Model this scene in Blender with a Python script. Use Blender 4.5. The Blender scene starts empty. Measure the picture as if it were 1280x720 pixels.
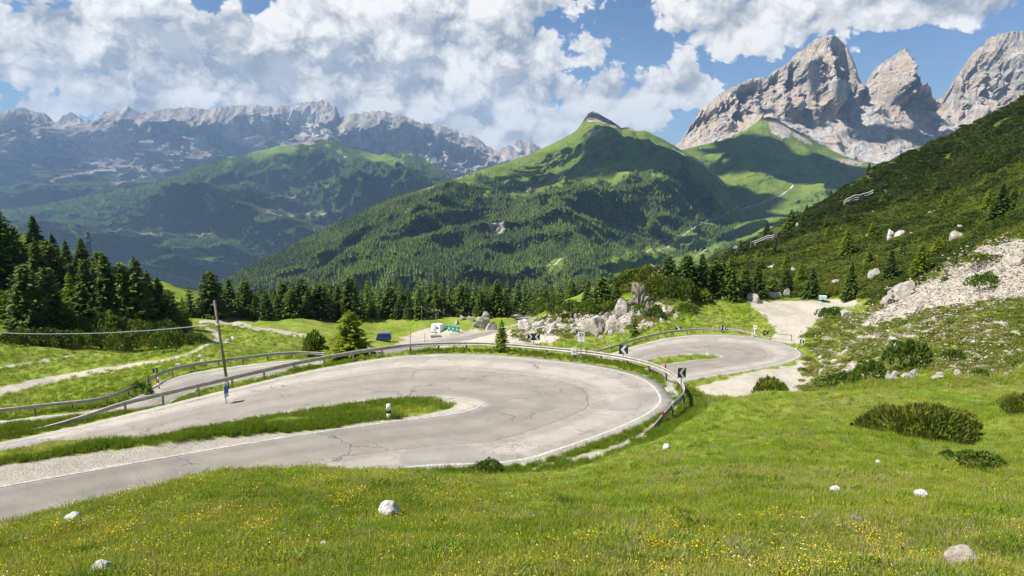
import bpy, math, random, time
import numpy as np
T0 = time.time()
scene = bpy.context.scene
COL = scene.collection
R_ = math.radians

# ------------------------------------------------------------------ camera model
F = 865.0
PITCH = math.atan(140 / 865)
CP, SP = math.cos(PITCH), math.sin(PITCH)

def ray(px, py):
    u = (np.asarray(px, float) - 640) / F
    v = (360 - np.asarray(py, float)) / F
    dy = CP + v * SP
    return u / dy, (-SP + v * CP) / dy

def at(px, py, Y=None, z=None):
    a, b = ray(px, py)
    if Y is None:
        Y = z / b
    return np.array([float(a * Y), float(Y), float(b * Y)])

def project(x, y, z):
    yy = np.maximum(y, 0.01)
    fwd = yy * CP - z * SP
    up = yy * SP + z * CP
    fwd = np.maximum(fwd, 0.01)
    return 640 + F * x / fwd, 360 - F * up / fwd

# ------------------------------------------------------------------ noise
_rs = np.random.RandomState(7)
_perm = _rs.permutation(256).astype(np.int32)
_perm = np.concatenate([_perm, _perm, _perm])
_g = _rs.normal(size=(256, 3))
_g = (_g / np.linalg.norm(_g, axis=1)[:, None]).astype(np.float32)

def pn(x, y, z):
    x = np.asarray(x, np.float64); y = np.asarray(y, np.float64); z = np.asarray(z, np.float64)
    x, y, z = np.broadcast_arrays(x, y, z)
    xi = np.floor(x).astype(np.int64); yi = np.floor(y).astype(np.int64); zi = np.floor(z).astype(np.int64)
    xf = (x - xi).astype(np.float32); yf = (y - yi).astype(np.float32); zf = (z - zi).astype(np.float32)
    xi &= 255; yi &= 255; zi &= 255
    u = xf * xf * xf * (xf * (xf * 6 - 15) + 10)
    v = yf * yf * yf * (yf * (yf * 6 - 15) + 10)
    w = zf * zf * zf * (zf * (zf * 6 - 15) + 10)
    out = 0
    for dx in (0, 1):
        wx = u if dx else 1 - u
        for dy in (0, 1):
            wy = v if dy else 1 - v
            for dz in (0, 1):
                wz = w if dz else 1 - w
                h = _perm[_perm[_perm[(xi + dx) & 255] + ((yi + dy) & 255)] + ((zi + dz) & 255)]
                g = _g[h]
                out = out + wx * wy * wz * (g[..., 0] * (xf - dx) + g[..., 1] * (yf - dy) + g[..., 2] * (zf - dz))
    return out * 1.6

def fbm(x, y, z, o=5, lac=2.03, gain=0.5):
    a, s, f = 1.0, 0, 1.0
    for i in range(o):
        s = s + a * pn(x * f + 13.7 * i, y * f + 5.1 * i, z * f + 9.3 * i)
        a *= gain; f *= lac
    return s

def ridged(x, y, z, o=5, lac=2.1, gain=0.5):
    a, s, f, prev = 1.0, 0, 1.0, 1.0
    for i in range(o):
        n = 1 - np.abs(pn(x * f + 3.7 * i, y * f + 15.1 * i, z * f + 7.3 * i)) * 1.5
        n = np.clip(n, 0, 1) ** 2
        s = s + a * n * prev
        prev = np.clip(n * 1.6, 0, 1)
        a *= gain; f *= lac
    return s

def sstep(a, b, x):
    t = np.clip((x - a) / (b - a), 0, 1)
    return t * t * (3 - 2 * t)

def interp(pts, x):
    p = np.array(pts, float)
    return np.interp(x, p[:, 0], p[:, 1])

def catmull(P, n=8):
    P = np.array(P, float)
    Q = np.vstack([2 * P[0] - P[1], P, 2 * P[-1] - P[-2]])
    out = []
    for i in range(1, len(Q) - 2):
        p0, p1, p2, p3 = Q[i - 1], Q[i], Q[i + 1], Q[i + 2]
        for k in range(n):
            t = k / n
            out.append(0.5 * ((2 * p1) + (-p0 + p2) * t + (2 * p0 - 5 * p1 + 4 * p2 - p3) * t * t + (-p0 + 3 * p1 - 3 * p2 + p3) * t ** 3))
    out.append(P[-1])
    return np.array(out)

# ------------------------------------------------------------------ object helpers
def mesh_np(name, V, Fq, smooth=True, attrs=None, mats=None, midx=None):
    """V (n,3); Fq (m,k) constant polygon size."""
    V = np.ascontiguousarray(V, np.float32); Fq = np.ascontiguousarray(Fq, np.int32)
    me = bpy.data.meshes.new(name)
    n, m, k = len(V), len(Fq), Fq.shape[1]
    me.vertices.add(n); me.loops.add(m * k); me.polygons.add(m)
    me.vertices.foreach_set('co', V.ravel())
    me.loops.foreach_set('vertex_index', Fq.ravel())
    me.polygons.foreach_set('loop_start', np.arange(0, m * k, k, dtype=np.int32))
    me.polygons.foreach_set('loop_total', np.full(m, k, np.int32))
    me.polygons.foreach_set('use_smooth', np.full(m, smooth))
    if midx is not None:
        me.polygons.foreach_set('material_index', np.ascontiguousarray(midx, np.int32))
    for an, arr in (attrs or {}).items():
        a = me.attributes.new(an, 'FLOAT', 'POINT')
        a.data.foreach_set('value', np.ascontiguousarray(arr, np.float32).ravel())
    for mt in (mats or []):
        me.materials.append(mt)
    me.update(calc_edges=True)
    return me

def link(name, me, parent=None, loc=None):
    o = bpy.data.objects.new(name, me)
    COL.objects.link(o)
    if parent is not None:
        o.parent = parent
    if loc is not None:
        o.location = tuple(float(c) for c in loc)
    return o

def tag(o, label=None, cat=None, group=None, kind=None):
    if label: o['label'] = label
    if cat: o['category'] = cat
    if group: o['group'] = group
    if kind: o['kind'] = kind
    return o

def empty(name, loc, label, cat, group=None, rz=0):
    o = bpy.data.objects.new(name, None)
    COL.objects.link(o)
    o.location = tuple(float(c) for c in loc); o.rotation_euler = (0, 0, rz)
    o.empty_display_size = 0.2
    return tag(o, label, cat, group)

def copy_thing(src, loc, rz=0, sc=1.0, label=None, group=None, cat=None):
    r = src.copy(); COL.objects.link(r)
    r.location = tuple(float(c) for c in loc); r.rotation_euler = (0, 0, rz)
    r.scale = (sc, sc, sc) if not isinstance(sc, tuple) else sc
    if label: r['label'] = label
    if cat: r['category'] = cat
    if group: r['group'] = group
    for ch in list(src.children):
        c = ch.copy(); COL.objects.link(c); c.parent = r
        for g in ch.children:
            d = g.copy(); COL.objects.link(d); d.parent = c
    return r

class MB:
    """collects simple solids into one mesh"""
    def __init__(s): s.v = []; s.f = []
    def add(s, V, Fs):
        b = len(s.v)
        s.v += [tuple(map(float, p)) for p in V]
        s.f += [tuple(i + b for i in f) for f in Fs]
    def box(s, c, d, rz=0, M=None):
        cx, cy, cz = c; x, y, z = d[0] / 2, d[1] / 2, d[2] / 2
        V = [(-x, -y, -z), (x, -y, -z), (x, y, -z), (-x, y, -z), (-x, -y, z), (x, -y, z), (x, y, z), (-x, y, z)]
        ca, sa = math.cos(rz), math.sin(rz)
        V = [(cx + a * ca - b * sa, cy + a * sa + b * ca, cz + e) for a, b, e in V]
        s.add(V, [(0, 3, 2, 1), (4, 5, 6, 7), (0, 1, 5, 4), (1, 2, 6, 5), (2, 3, 7, 6), (3, 0, 4, 7)])
    def tube(s, pts, r, n=8, r2=None, cap=True):
        pts = np.array(pts, float); m = len(pts)
        b = len(s.v)
        for i, p in enumerate(pts):
            d = pts[min(i + 1, m - 1)] - pts[max(i - 1, 0)]
            d = d / (np.linalg.norm(d) + 1e-9)
            ax = np.cross(d, (0, 0, 1)) if abs(d[2]) < 0.95 else np.cross(d, (1, 0, 0))
            ax /= np.linalg.norm(ax); bx = np.cross(d, ax)
            rr = r if r2 is None else r + (r2 - r) * i / (m - 1)
            for k in range(n):
                a = 2 * math.pi * k / n
                s.v.append(tuple(p + rr * (math.cos(a) * ax + math.sin(a) * bx)))
        for i in range(m - 1):
            for k in range(n):
                a0 = b + i * n + k; a1 = b + i * n + (k + 1) % n
                s.f.append((a0, a1, a1 + n, a0 + n))
        if cap:
            s.f.append(tuple(b + k for k in range(n))[::-1])
            s.f.append(tuple(b + (m - 1) * n + k for k in range(n)))
    def prism(s, poly, y0, y1):
        """poly in x,z extruded along y"""
        n = len(poly); b = len(s.v)
        for y in (y0, y1):
            s.v += [(p[0], y, p[1]) for p in poly]
        s.f.append(tuple(b + i for i in range(n)))
        s.f.append(tuple(b + n + i for i in range(n))[::-1])
        for i in range(n):
            j = (i + 1) % n
            s.f.append((b + i, b + n + i, b + n + j, b + j))
    def mesh(s, name, mat, smooth=False, bevel=0):
        me = bpy.data.meshes.new(name)
        me.from_pydata(s.v, [], s.f); me.materials.append(mat)
        if smooth:
            me.polygons.foreach_set('use_smooth', [True] * len(me.polygons))
        me.update()
        return me
    def build(s, name, mat, parent=None, smooth=False, bevel=0, loc=None):
        o = link(name, s.mesh(name, mat, smooth), parent, loc)
        if bevel:
            m = o.modifiers.new('bevel', 'BEVEL'); m.width = bevel; m.segments = 2; m.limit_method = 'ANGLE'
        return o

# ------------------------------------------------------------------ material helpers
class NT:
    def __init__(s, nt): s.nt = nt; s.n = nt.nodes; s.l = nt.links
    def new(s, t, **kw):
        n = s.n.new(t)
        for k, v in kw.items(): setattr(n, k, v)
        return n
    def put(s, sock, v):
        if v is None: return
        if isinstance(v, bpy.types.NodeSocket): s.l.new(v, sock)
        elif isinstance(v, (tuple, list)) and len(v) == 3 and sock.type == 'RGBA': sock.default_value = (*v, 1)
        else: sock.default_value = v
    def math(s, op, a, b=None, c=None, clamp=False):
        n = s.new('ShaderNodeMath', operation=op, use_clamp=clamp)
        s.put(n.inputs[0], a); s.put(n.inputs[1], b)
        if c is not None: s.put(n.inputs[2], c)
        return n.outputs[0]
    def vmath(s, op, a, b=None, sc=None):
        n = s.new('ShaderNodeVectorMath', operation=op)
        s.put(n.inputs[0], a)
        if b is not None: s.put(n.inputs[1], b)
        if sc is not None: s.put(n.inputs['Scale'], sc)
        return n.outputs['Value'] if op in ('DOT_PRODUCT', 'LENGTH', 'DISTANCE') else n.outputs[0]
    def noise(s, vec, scale, detail=4, rough=0.55, dist=0.0, lac=2.0):
        n = s.new('ShaderNodeTexNoise')
        s.put(n.inputs['Vector'], vec); n.inputs['Scale'].default_value = scale
        n.inputs['Detail'].default_value = detail; n.inputs['Roughness'].default_value = rough
        n.inputs['Distortion'].default_value = dist; n.inputs['Lacunarity'].default_value = lac
        return n.outputs['Fac']
    def voronoi(s, vec, scale, feature='F1', out='Distance', rand=1.0):
        n = s.new('ShaderNodeTexVoronoi', feature=feature)
        s.put(n.inputs['Vector'], vec); n.inputs['Scale'].default_value = scale
        n.inputs['Randomness'].default_value = rand
        return n.outputs[out]
    def mix(s, fac, a, b, mode='MIX'):
        n = s.new('ShaderNodeMix', data_type='RGBA', blend_type=mode)
        s.put(n.inputs[0], fac); s.put(n.inputs[6], a); s.put(n.inputs[7], b)
        return n.outputs[2]
    def ss(s, x, a, b, lo=0.0, hi=1.0):
        n = s.new('ShaderNodeMapRange', interpolation_type='SMOOTHSTEP')
        s.put(n.inputs['Value'], x)
        n.inputs['From Min'].default_value = a; n.inputs['From Max'].default_value = b
        n.inputs['To Min'].default_value = lo; n.inputs['To Max'].default_value = hi
        return n.outputs[0]
    def attr(s, name, out='Fac'):
        return s.new('ShaderNodeAttribute', attribute_name=name).outputs[out]
    def bump(s, h, strength=0.5, dist=0.05, normal=None):
        n = s.new('ShaderNodeBump'); s.put(n.inputs['Height'], h)
        n.inputs['Strength'].default_value = strength; n.inputs['Distance'].default_value = dist
        if normal is not None: s.put(n.inputs['Normal'], normal)
        return n.outputs[0]
    @property
    def pos(s): return s.new('ShaderNodeNewGeometry').outputs['Position']
    @property
    def rnd(s): return s.new('ShaderNodeObjectInfo').outputs['Random']
    @property
    def obj(s): return s.new('ShaderNodeTexCoord').outputs['Object']

def mat(name, fn=None, rgb=(.5, .5, .5), rough=0.8, metal=0.0, spec=0.3):
    m = bpy.data.materials.new(name); m.use_nodes = True
    t = NT(m.node_tree)
    b = t.n['Principled BSDF']
    b.inputs['Base Color'].default_value = (*rgb, 1); b.inputs['Roughness'].default_value = rough
    b.inputs['Metallic'].default_value = metal; b.inputs['Specular IOR Level'].default_value = spec
    if fn:
        r = fn(t, b)
        if r:
            for k, v in r.items(): t.put(b.inputs[k], v)
    else:
        # small procedural wear so that no surface is perfectly flat
        c = t.mix(t.ss(t.noise(t.obj, 9, 5, .6), .3, .75), tuple(x * .8 for x in rgb), tuple(min(1, x * 1.12) for x in rgb))
        t.put(b.inputs['Base Color'], c)
    return m
# ------------------------------------------------------------------ roads: (outer px,py, inner px,py, z)
H1 = [(-300,800,-300,665,-8.3),(-120,748,-120,629,-9.0),(0,706,0,606,-9.5),(130,668,130,583,-10.1),(260,636,250,562,-10.7),(400,607,380,541,-11.2),(530,590,480,527,-11.7),(650,583,560,517,-12.1),(720,563,585,512,-12.3),(785,538,594,508,-12.6),(828,515,597,505,-12.8),(838,496,592,502,-13.0),(815,474,580,499.5,-13.3),(765,459,560,498,-13.6),(690,449,530,497,-13.8),(600,442,490,498,-14.0),(520,443,440,504,-14.2),(460,450,380,513,-14.4),(380,464.5,310,524,-14.7),(300,483,230,540,-15.0),(200,507.5,130,560,-15.4),(100,531.5,20,578,-15.8),(0,552.5,-90,596,-16.2),(-120,577,-220,622,-16.6)]
RR = [(560,470,560,490,-26),(650,459,650,478,-24.8),(710,454,720,472,-24),(760,443,775,461,-23.6),(800,430.5,825,447,-23.3),(840,421.5,865,443,-23.1),(885,418,887,444,-22.9),(935,420,897,445,-22.7),(977,428,900,446,-22.6),(1003,441,898,447,-22.4),(990,452,890,448.5,-22.3),(950,461,870,450,-22.2),(905,469,845,453,-22.0),(860,476,815,459,-21.8),(810,488,780,468,-21.5),(740,497,730,479,-21.2),(640,502,640,482,-20.8)]
BB = [(640,482,640,502,-20.8),(500,466,500,484,-20.4),(440,455,440,474,-20.0),(370,450,370,467,-19.6),(300,457,300,476,-19.4),(240,466,245,490,-19.2),(205,476,215,503,-19.0),(180,490,196,520,-18.8),(130,510,140,535,-18.6),(60,519,60,541,-18.4),(0,526,0,546,-18.2),(-150,538,-150,560,-18)]
CC = [(420,443,420,456,-35.5),(470,435,480,443,-37.5),(520,427,540,433,-39.5),(570,419,600,421.5,-41),(610,412.5,640,412,-42.5),(640,406,664,406,-43.7),(648,402.5,673,401,-44.5),(640,398,668,396.5,-45.3),(620,393.5,640,391.3,-46.3),(600,391,612,388.5,-47.3),(560,388,570,386,-48.5)]

def road_edges(st, n=6):
    A = np.array([at(s[0], s[1], z=s[4]) for s in st])
    B = np.array([at(s[2], s[3], z=s[4]) for s in st])
    return catmull(A, n), catmull(B, n)

ROADS = {'H': road_edges(H1, 8), 'R': road_edges(RR, 8), 'B': road_edges(BB, 8), 'C': road_edges(CC, 8)}

# ------------------------------------------------------------------ terrain control points
K = 8.0
ctrl = []   # world x,y,z
for x, y, z in [(0, 0, -1.75), (-9, -5, -1.9), (9, -5, -1.0), (-9, 1, -2.6), (9, 1, -1.9), (0, -6, -1.2), (0, 2.5, -2.45), (-5, 3, -3.0), (5, 3, -2.5)]:
    ctrl.append((x, y, z))
for c in [(640,720,5.5),(0,720,6.8),(1280,720,6.2),(0,668,12.2),(120,632,13.4),(230,601,14.8),(0,563,26.5),(90,551,28.5),(-80,585,24.5),(330,586,16),(430,588,18.5),(520,592,20.5),(600,590,23),
          (640,650,9),(300,650,9.5),(100,690,8.5),(900,650,9.5),(1200,650,9.5),(640,610,16),(760,600,18),(830,545,28.2),(850,522,33.5),(862,502,39),(885,492,43),
          (950,600,15),(950,540,25.5),(980,497,35),(1100,600,15),(1160,550,24),(1100,500,33),(1100,480,38.5),(1200,520,29.5),(1200,478,38.5),(1280,468,41),(1280,560,21.5),(1280,620,13),
          (0,543,42.6),(60,533,44.5),(120,524,46.5),(-100,562,41),(-150,700,11.5),(-150,660,13.5),(1400,600,15),(1400,500,33),
          (1000,505,55),(900,510,55),(1000,484,68),(940,486,65),(1100,463,60),(1200,458,53),(1280,455,49),(1400,455,46),
          (1200,400,72),(1280,400,64),(1280,350,80),(1200,350,96),(1100,430,76),(1050,440,81),(1050,400,104),(1120,380,106),(1150,350,120),(1280,300,104),(1400,300,95),(1400,400,55),
          (1280,250,150),(1280,200,220),(1280,127,330),(1200,172,345),(1100,212,350),(1000,270,330),(950,296,315),(900,328,300),(1400,60,330),(1400,250,130),
          (1200,250,215),(1200,300,152),(1100,250,270),(1100,300,190),(1100,340,140),(1000,305,245),(1000,345,172),(1000,372,138),(940,377,127),(1065,375,128),
          (1000,400,107),(975,412,98),(960,395,112),(900,405,110),(880,378,124),(930,395,113),
          (800,375,125),(790,398,117),(745,425,112),(700,425,115),(700,400,128),(650,418,125),(640,432,112),(560,433,142),(600,427,140),
          (700,380,170),(760,365,190),(850,350,195),(825,345,135),(850,345,150),(790,362,135),
          (500,415,190),(400,425,150),(400,400,185),(300,410,150),(300,440,98),(200,440,100),(100,450,90),(0,490,66),(100,480,70),(0,430,95),(100,425,113),(0,400,112),(0,350,135),(0,300,170),(100,360,165),(200,400,150),
          (250,390,190),(150,345,225),(400,388,218),(500,390,230),(740,378,225),(-150,480,62),(-150,420,85),(-150,340,120),(-150,250,200),
          (0,310,300),(200,362,320),(400,375,330),(600,375,330),(760,362,310),(850,345,300),(560,380,265)]:
    ctrl.append(tuple(at(c[0], c[1], Y=c[2])))
for x, y, z in [(-380, 500, -90), (-200, 500, -105), (0, 500, -115), (130, 480, -100), (200, 440, -70), (300, 460, -22), (420, 460, 15), (150, 400, -45), (250, 400, -5), (500, 300, 60), (-400, 300, -30)]:
    ctrl.append((x, y, z))
for k, (A, B) in ROADS.items():
    for P in (A, B):
        ctrl += [tuple(p) for p in P[::8]]
ctrl = np.array(ctrl)
_cs = np.stack([ctrl[:, 0] / (ctrl[:, 1] + K) * 1.6, np.log(ctrl[:, 1] + K)], 1)
# merge near-duplicates
keep = []
for i in range(len(_cs)):
    if all(np.hypot(*(_cs[i] - _cs[j])) > 0.012 for j in keep): keep.append(i)
_cs = _cs[keep]; _cw = ctrl[keep, 2] / (ctrl[keep, 1] + K)
def _tps(r2): return 0.5 * r2 * np.log(r2 + 1e-12)
_D = ((_cs[:, None] - _cs[None]) ** 2).sum(-1)
_n = len(_cs)
_A = np.zeros((_n + 3, _n + 3)); _A[:_n, :_n] = _tps(_D) + np.eye(_n) * 2e-4
_A[:_n, _n] = 1; _A[:_n, _n + 1:] = _cs; _A[_n, :_n] = 1; _A[_n + 1:, :_n] = _cs.T
_sol = np.linalg.solve(_A, np.concatenate([_cw, np.zeros(3)]))

def base_z(x, y):
    x = np.atleast_1d(np.asarray(x, float)).ravel(); y = np.atleast_1d(np.asarray(y, float)).ravel()
    yy = np.maximum(y, -6.0) + K
    s = np.stack([x / yy * 1.6, np.log(yy)], 1)
    out = np.empty(len(x))
    for i in range(0, len(x), 40000):
        q = s[i:i + 40000]
        r2 = ((q[:, None] - _cs[None]) ** 2).sum(-1)
        out[i:i + 40000] = _tps(r2) @ _sol[:_n] + _sol[_n] + q @ _sol[_n + 1:]
    return out * yy

def pt_in_poly(px, py, poly):
    ins = np.zeros(px.shape, bool)
    x1, y1 = poly[-1][:2]
    for x2, y2 in [p[:2] for p in poly]:
        c = (y1 > py) != (y2 > py)
        if y1 != y2:
            ins ^= c & (px < (x2 - x1) * (py - y1) / (y2 - y1) + x1)
        x1, y1 = x2, y2
    return ins

def seg_dist(px, py, line):
    """distance to polyline + IDW z if 3 columns"""
    best = np.full(px.shape, 1e9); ws = np.zeros(px.shape); wz = np.zeros(px.shape)
    for i in range(len(line) - 1):
        a, b = line[i], line[i + 1]
        dx, dy = b[0] - a[0], b[1] - a[1]
        L = dx * dx + dy * dy + 1e-12
        t = np.clip(((px - a[0]) * dx + (py - a[1]) * dy) / L, 0, 1)
        d2 = (px - a[0] - t * dx) ** 2 + (py - a[1] - t * dy) ** 2
        best = np.minimum(best, d2)
        if len(a) > 2:
            w = math.sqrt(L) / (d2 + 0.02) ** 2
            ws += w; wz += w * (a[2] + (b[2] - a[2]) * t)
    return np.sqrt(best), (wz / np.maximum(ws, 1e-20))

def soft_poly(px, py, poly, w):
    ins = pt_in_poly(px, py, poly)
    d, _ = seg_dist(px, py, [tuple(p) for p in poly] + [tuple(poly[0])])
    return np.clip(0.5 + np.where(ins, d, -d) / w, 0, 1)

BLEND = {'H': 2.4, 'R': 4.0, 'B': 3.5, 'C': 8.0}
def ground(x, y, detail=True, carve=True):
    """full ground height at world x, y"""
    x = np.atleast_1d(np.asarray(x, float)).ravel(); y = np.atleast_1d(np.asarray(y, float)).ravel()
    z = base_z(x, y)
    r = np.hypot(x, y)
    n = fbm(x / 9, y / 9, 0, 3) * np.clip(r / 60, 0.12, 1.0) * 0.75 + fbm(x / 1.7, y / 1.7, 3, 3) * 0.07
    n += fbm(x / 40, y / 40, 5, 3) * sstep(100, 300, r) * 4
    hill = sstep(20, 60, x - 0.25 * y) * sstep(60, 110, y)
    n += fbm(x / 14, y / 14, 8, 4) * 1.6 * hill
    # foreground slope: soft hummocks
    n += fbm(x / 3.4, y / 3.4, 11, 2) * 0.16 * sstep(4, 8, y) * (1 - sstep(38, 50, y))
    if carve:
        for k, (A, B) in ROADS.items():
            lo = min(A[:, 1].min(), B[:, 1].min()) - 12; hi = max(A[:, 1].max(), B[:, 1].max()) + 12
            m = (y > lo) & (y < hi)
            if not m.any(): continue
            xm, ym = x[m], y[m]
            poly = np.vstack([A, B[::-1]])
            ins = pt_in_poly(xm, ym, poly)
            d1, z1 = seg_dist(xm, ym, A); d2, z2 = seg_dist(xm, ym, B)
            w1, w2 = 1 / (d1 + .02) ** 2, 1 / (d2 + .02) ** 2
            zr = (z1 * w1 + z2 * w2) / (w1 + w2); d = np.minimum(d1, d2)
            bl = BLEND[k]
            sh = 1.0 if k == 'H' else 0.4
            tt = sstep(sh, sh + bl, np.where(ins, 0, d))
            zn = zr * (1 - tt) + z[m] * tt - 0.02
            zn = np.where(ins, zr - 0.03 - 0.6 * sstep(0, 1.6, d), zn)
            z[m] = zn
            n[m] = n[m] * sstep(0.1, 1.2, np.where(ins, 0, d))
    return z + (n if detail else 0)

def gz(x, y): return float(ground(x, y)[0])

def on_ground(px, py, Yhint=None, lo=4.0, hi=520.0):
    """first hit of the ray through a pixel with the ground, optionally near a depth hint"""
    a, b = ray(px, py)
    if Yhint: lo, hi = Yhint * 0.72, Yhint * 1.35
    Y = np.exp(np.linspace(math.log(lo), math.log(hi), 260))
    g = ground(a * Y, Y)
    s = b * Y - g
    idx = np.where(s <= 0)[0]
    if len(idx) == 0:
        i = int(np.argmin(np.abs(s)))
        if Yhint: i = int(np.argmin(np.abs(Y - Yhint)))
        return np.array([a * Y[i], Y[i], g[i]])
    i = idx[0]
    if i == 0:
        if Yhint:
            return np.array([a * Yhint, Yhint, gz(a * Yhint, Yhint)])
        return np.array([a * Y[0], Y[0], g[0]])
    t = s[i - 1] / (s[i - 1] - s[i])
    y = Y[i - 1] + (Y[i] - Y[i - 1]) * t
    return np.array([a * y, y, gz(a * y, y)])

# ------------------------------------------------------------------ terrain mesh
NR, NS = 640, 820
rr = np.linspace(math.log(2.0), math.log(560.0 + K), NR)
ss_ = np.linspace(-1.05, 1.05, NS)
LR, SS = np.meshgrid(rr, ss_, indexing='ij')
TY = np.exp(LR) - K; TX = SS * np.exp(LR)
TX, TY = TX.ravel(), TY.ravel()
TZ = ground(TX, TY)
# outer rows roll down into the valley
TZ = TZ - 0
PX, PY = project(TX, TY, TZ)
vis = (TY > 4)
PX = np.where(vis, PX, -9999); 
print('terrain', time.time() - T0)

# masks in plan, given through the pixel where each patch is seen
def patch(poly, Y0, Y1, w=6, jit=5, js=1.0):
    m = np.zeros(len(TX)); sel = vis & (TY > Y0) & (TY < Y1)
    j1 = fbm(TX[sel] / js, TY[sel] / js, 1, 3) * jit; j2 = fbm(TX[sel] / js, TY[sel] / js, 77, 3) * jit * .6
    m[sel] = soft_poly(PX[sel] + j1, PY[sel] + j2, poly, w)
    return m

gravel = np.zeros(len(TX))
def gadd(m): 
    global gravel
    gravel = np.maximum(gravel, m)
gadd(patch([(-60,602),(0,582),(60,574),(120,565),(200,556),(260,549),(330,543),(400,538),(440,531),(500,523),(540,517),(570,508),(540,502),(560,494),(605,498),(610,512),(560,522),(500,532),(380,548),(0,625),(-60,640)], 15, 45, 3, 3, .5))
# verge at the outside of the near hairpin
gadd(.68 * patch([(640,590),(720,570),(790,548),(812,530),(835,520),(850,498),(846,474),(820,462),(836,500),(816,542),(776,564),(722,580),(640,594),(600,592)], 20, 50, 6, 7, 1.2))
# gravel beyond the crest, right of the chevron board
gadd(patch([(862,486),(905,474),(960,462),(1005,452),(1040,464),(1075,470),(1040,482),(1020,488),(960,494),(900,496),(870,500)], 46, 90, 6, 7, 2))
gadd(-0.0 + patch([(936,377),(1000,376),(1068,374),(1075,380),(1040,388),(1018,405),(1010,412),(1003,432),(985,430),(965,424),(972,415),(955,395),(940,385)], 84, 150, 4, 4, 3))
gadd(patch([(485,433),(540,417),(560,411),(600,414),(700,412),(700,425),(690,430),(600,432),(560,434),(520,436)], 105, 200, 5, 5, 4) * .9)
gadd(patch([(500,423),(540,408),(568,407),(580,414),(560,424),(520,430)], 130, 215, 4, 3, 4))
# footpath on the left meadow
def pathmask(line, w, Y0, Y1, js=2, jit=3):
    m = np.zeros(len(TX)); sel = vis & (TY > Y0) & (TY < Y1) & (PX > -50) & (PX < 460)
    j = fbm(TX[sel] / js, TY[sel] / js, 31, 3) * jit
    d, wz = seg_dist(PX[sel], (PY[sel] + j * .5) , [(p[0], p[1], p[2]) for p in line])
    m[sel] = np.clip(1.5 - (d + 0.6 * fbm(TX[sel] / 1.2, TY[sel] / 1.2, 5, 2)) / wz, 0, 1)
    return m
gadd(pathmask([(-40,501,5.5),(0,489,5),(40,480,4.5),(80,471,3.5),(120,464,3),(165,456,2.2),(210,450,1.6),(240,441,1.6),(262,430,1.6),(275,423,2.5),(268,416,3),(258,411,1.6)], 3, 55, 200))
gadd(pathmask([(250,402,1.6),(275,402,2.4),(300,405,2.4),(320,411,2),(350,414,2),(375,419,2.2),(400,424,2)], 3, 90, 230) * .95)
gadd(.75 * pathmask([(-20,461,1.6),(0,460,1.8),(25,456,1.8),(60,450,1.4),(90,445,1.1),(120,443,.8)], 3, 60, 200))
# scree slope at right
scree = patch([(1285,296),(1240,308),(1200,330),(1160,350),(1120,372),(1090,392),(1068,405),(1062,412),(1090,412),(1130,402),(1165,392),(1200,385),(1240,384),(1300,378)], 60, 150, 8, 8, 4)
scree = np.maximum(scree, .8 * patch([(1010,470),(1060,452),(1110,455),(1180,428),(1230,405),(1290,390),(1290,468),(1180,470),(1100,478),(1040,488)], 44, 95, 26, 40, 5) * sstep(-.35, .25, fbm(TX / 7, TY / 7, 40, 4)))
scree = np.maximum(scree, .88 * patch([(1020,420),(1080,400),(1200,380),(1290,360),(1290,440),(1180,440),(1050,470),(1012,450)], 50, 125, 24, 30, 6) * sstep(-.45, .25, fbm(TX / 3, TY / 3, 50, 4)))
scree = np.maximum(scree, .9 * patch([(640,402),(700,398),(740,392),(775,385),(800,372),(835,380),(830,402),(790,408),(760,416),(700,420),(650,420)], 100, 160, 8, 12, 4))
dry = np.clip(.5 + .9 * fbm(TX / 6, TY / 6, 60, 4) - .2, 0, 1)
dry = np.where(TX > 3, np.clip(dry + .15, 0, 1), dry)
soil = sstep(.35, .7, fbm(TX / 1.1, TY / 1.1, 70, 3) + .25 * fbm(TX / 5, TY / 5, 71, 2))
shrubm = patch([(1330,90),(1280,127),(1100,212),(960,295),(880,335),(780,330),(770,365),(840,368),(900,372),(1000,372),(1070,368),(1100,385),(1150,355),(1230,312),(1330,290)], 90, 560, 10, 10, 6)
far = sstep(205, 250, TY + TX * .1) * (1 - shrubm)

verts = np.stack([TX, TY, TZ], 1)
idx = np.arange(NR * NS).reshape(NR, NS)
quads = np.stack([idx[:-1, :-1], idx[:-1, 1:], idx[1:, 1:], idx[1:, :-1]], -1).reshape(-1, 4)

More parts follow.
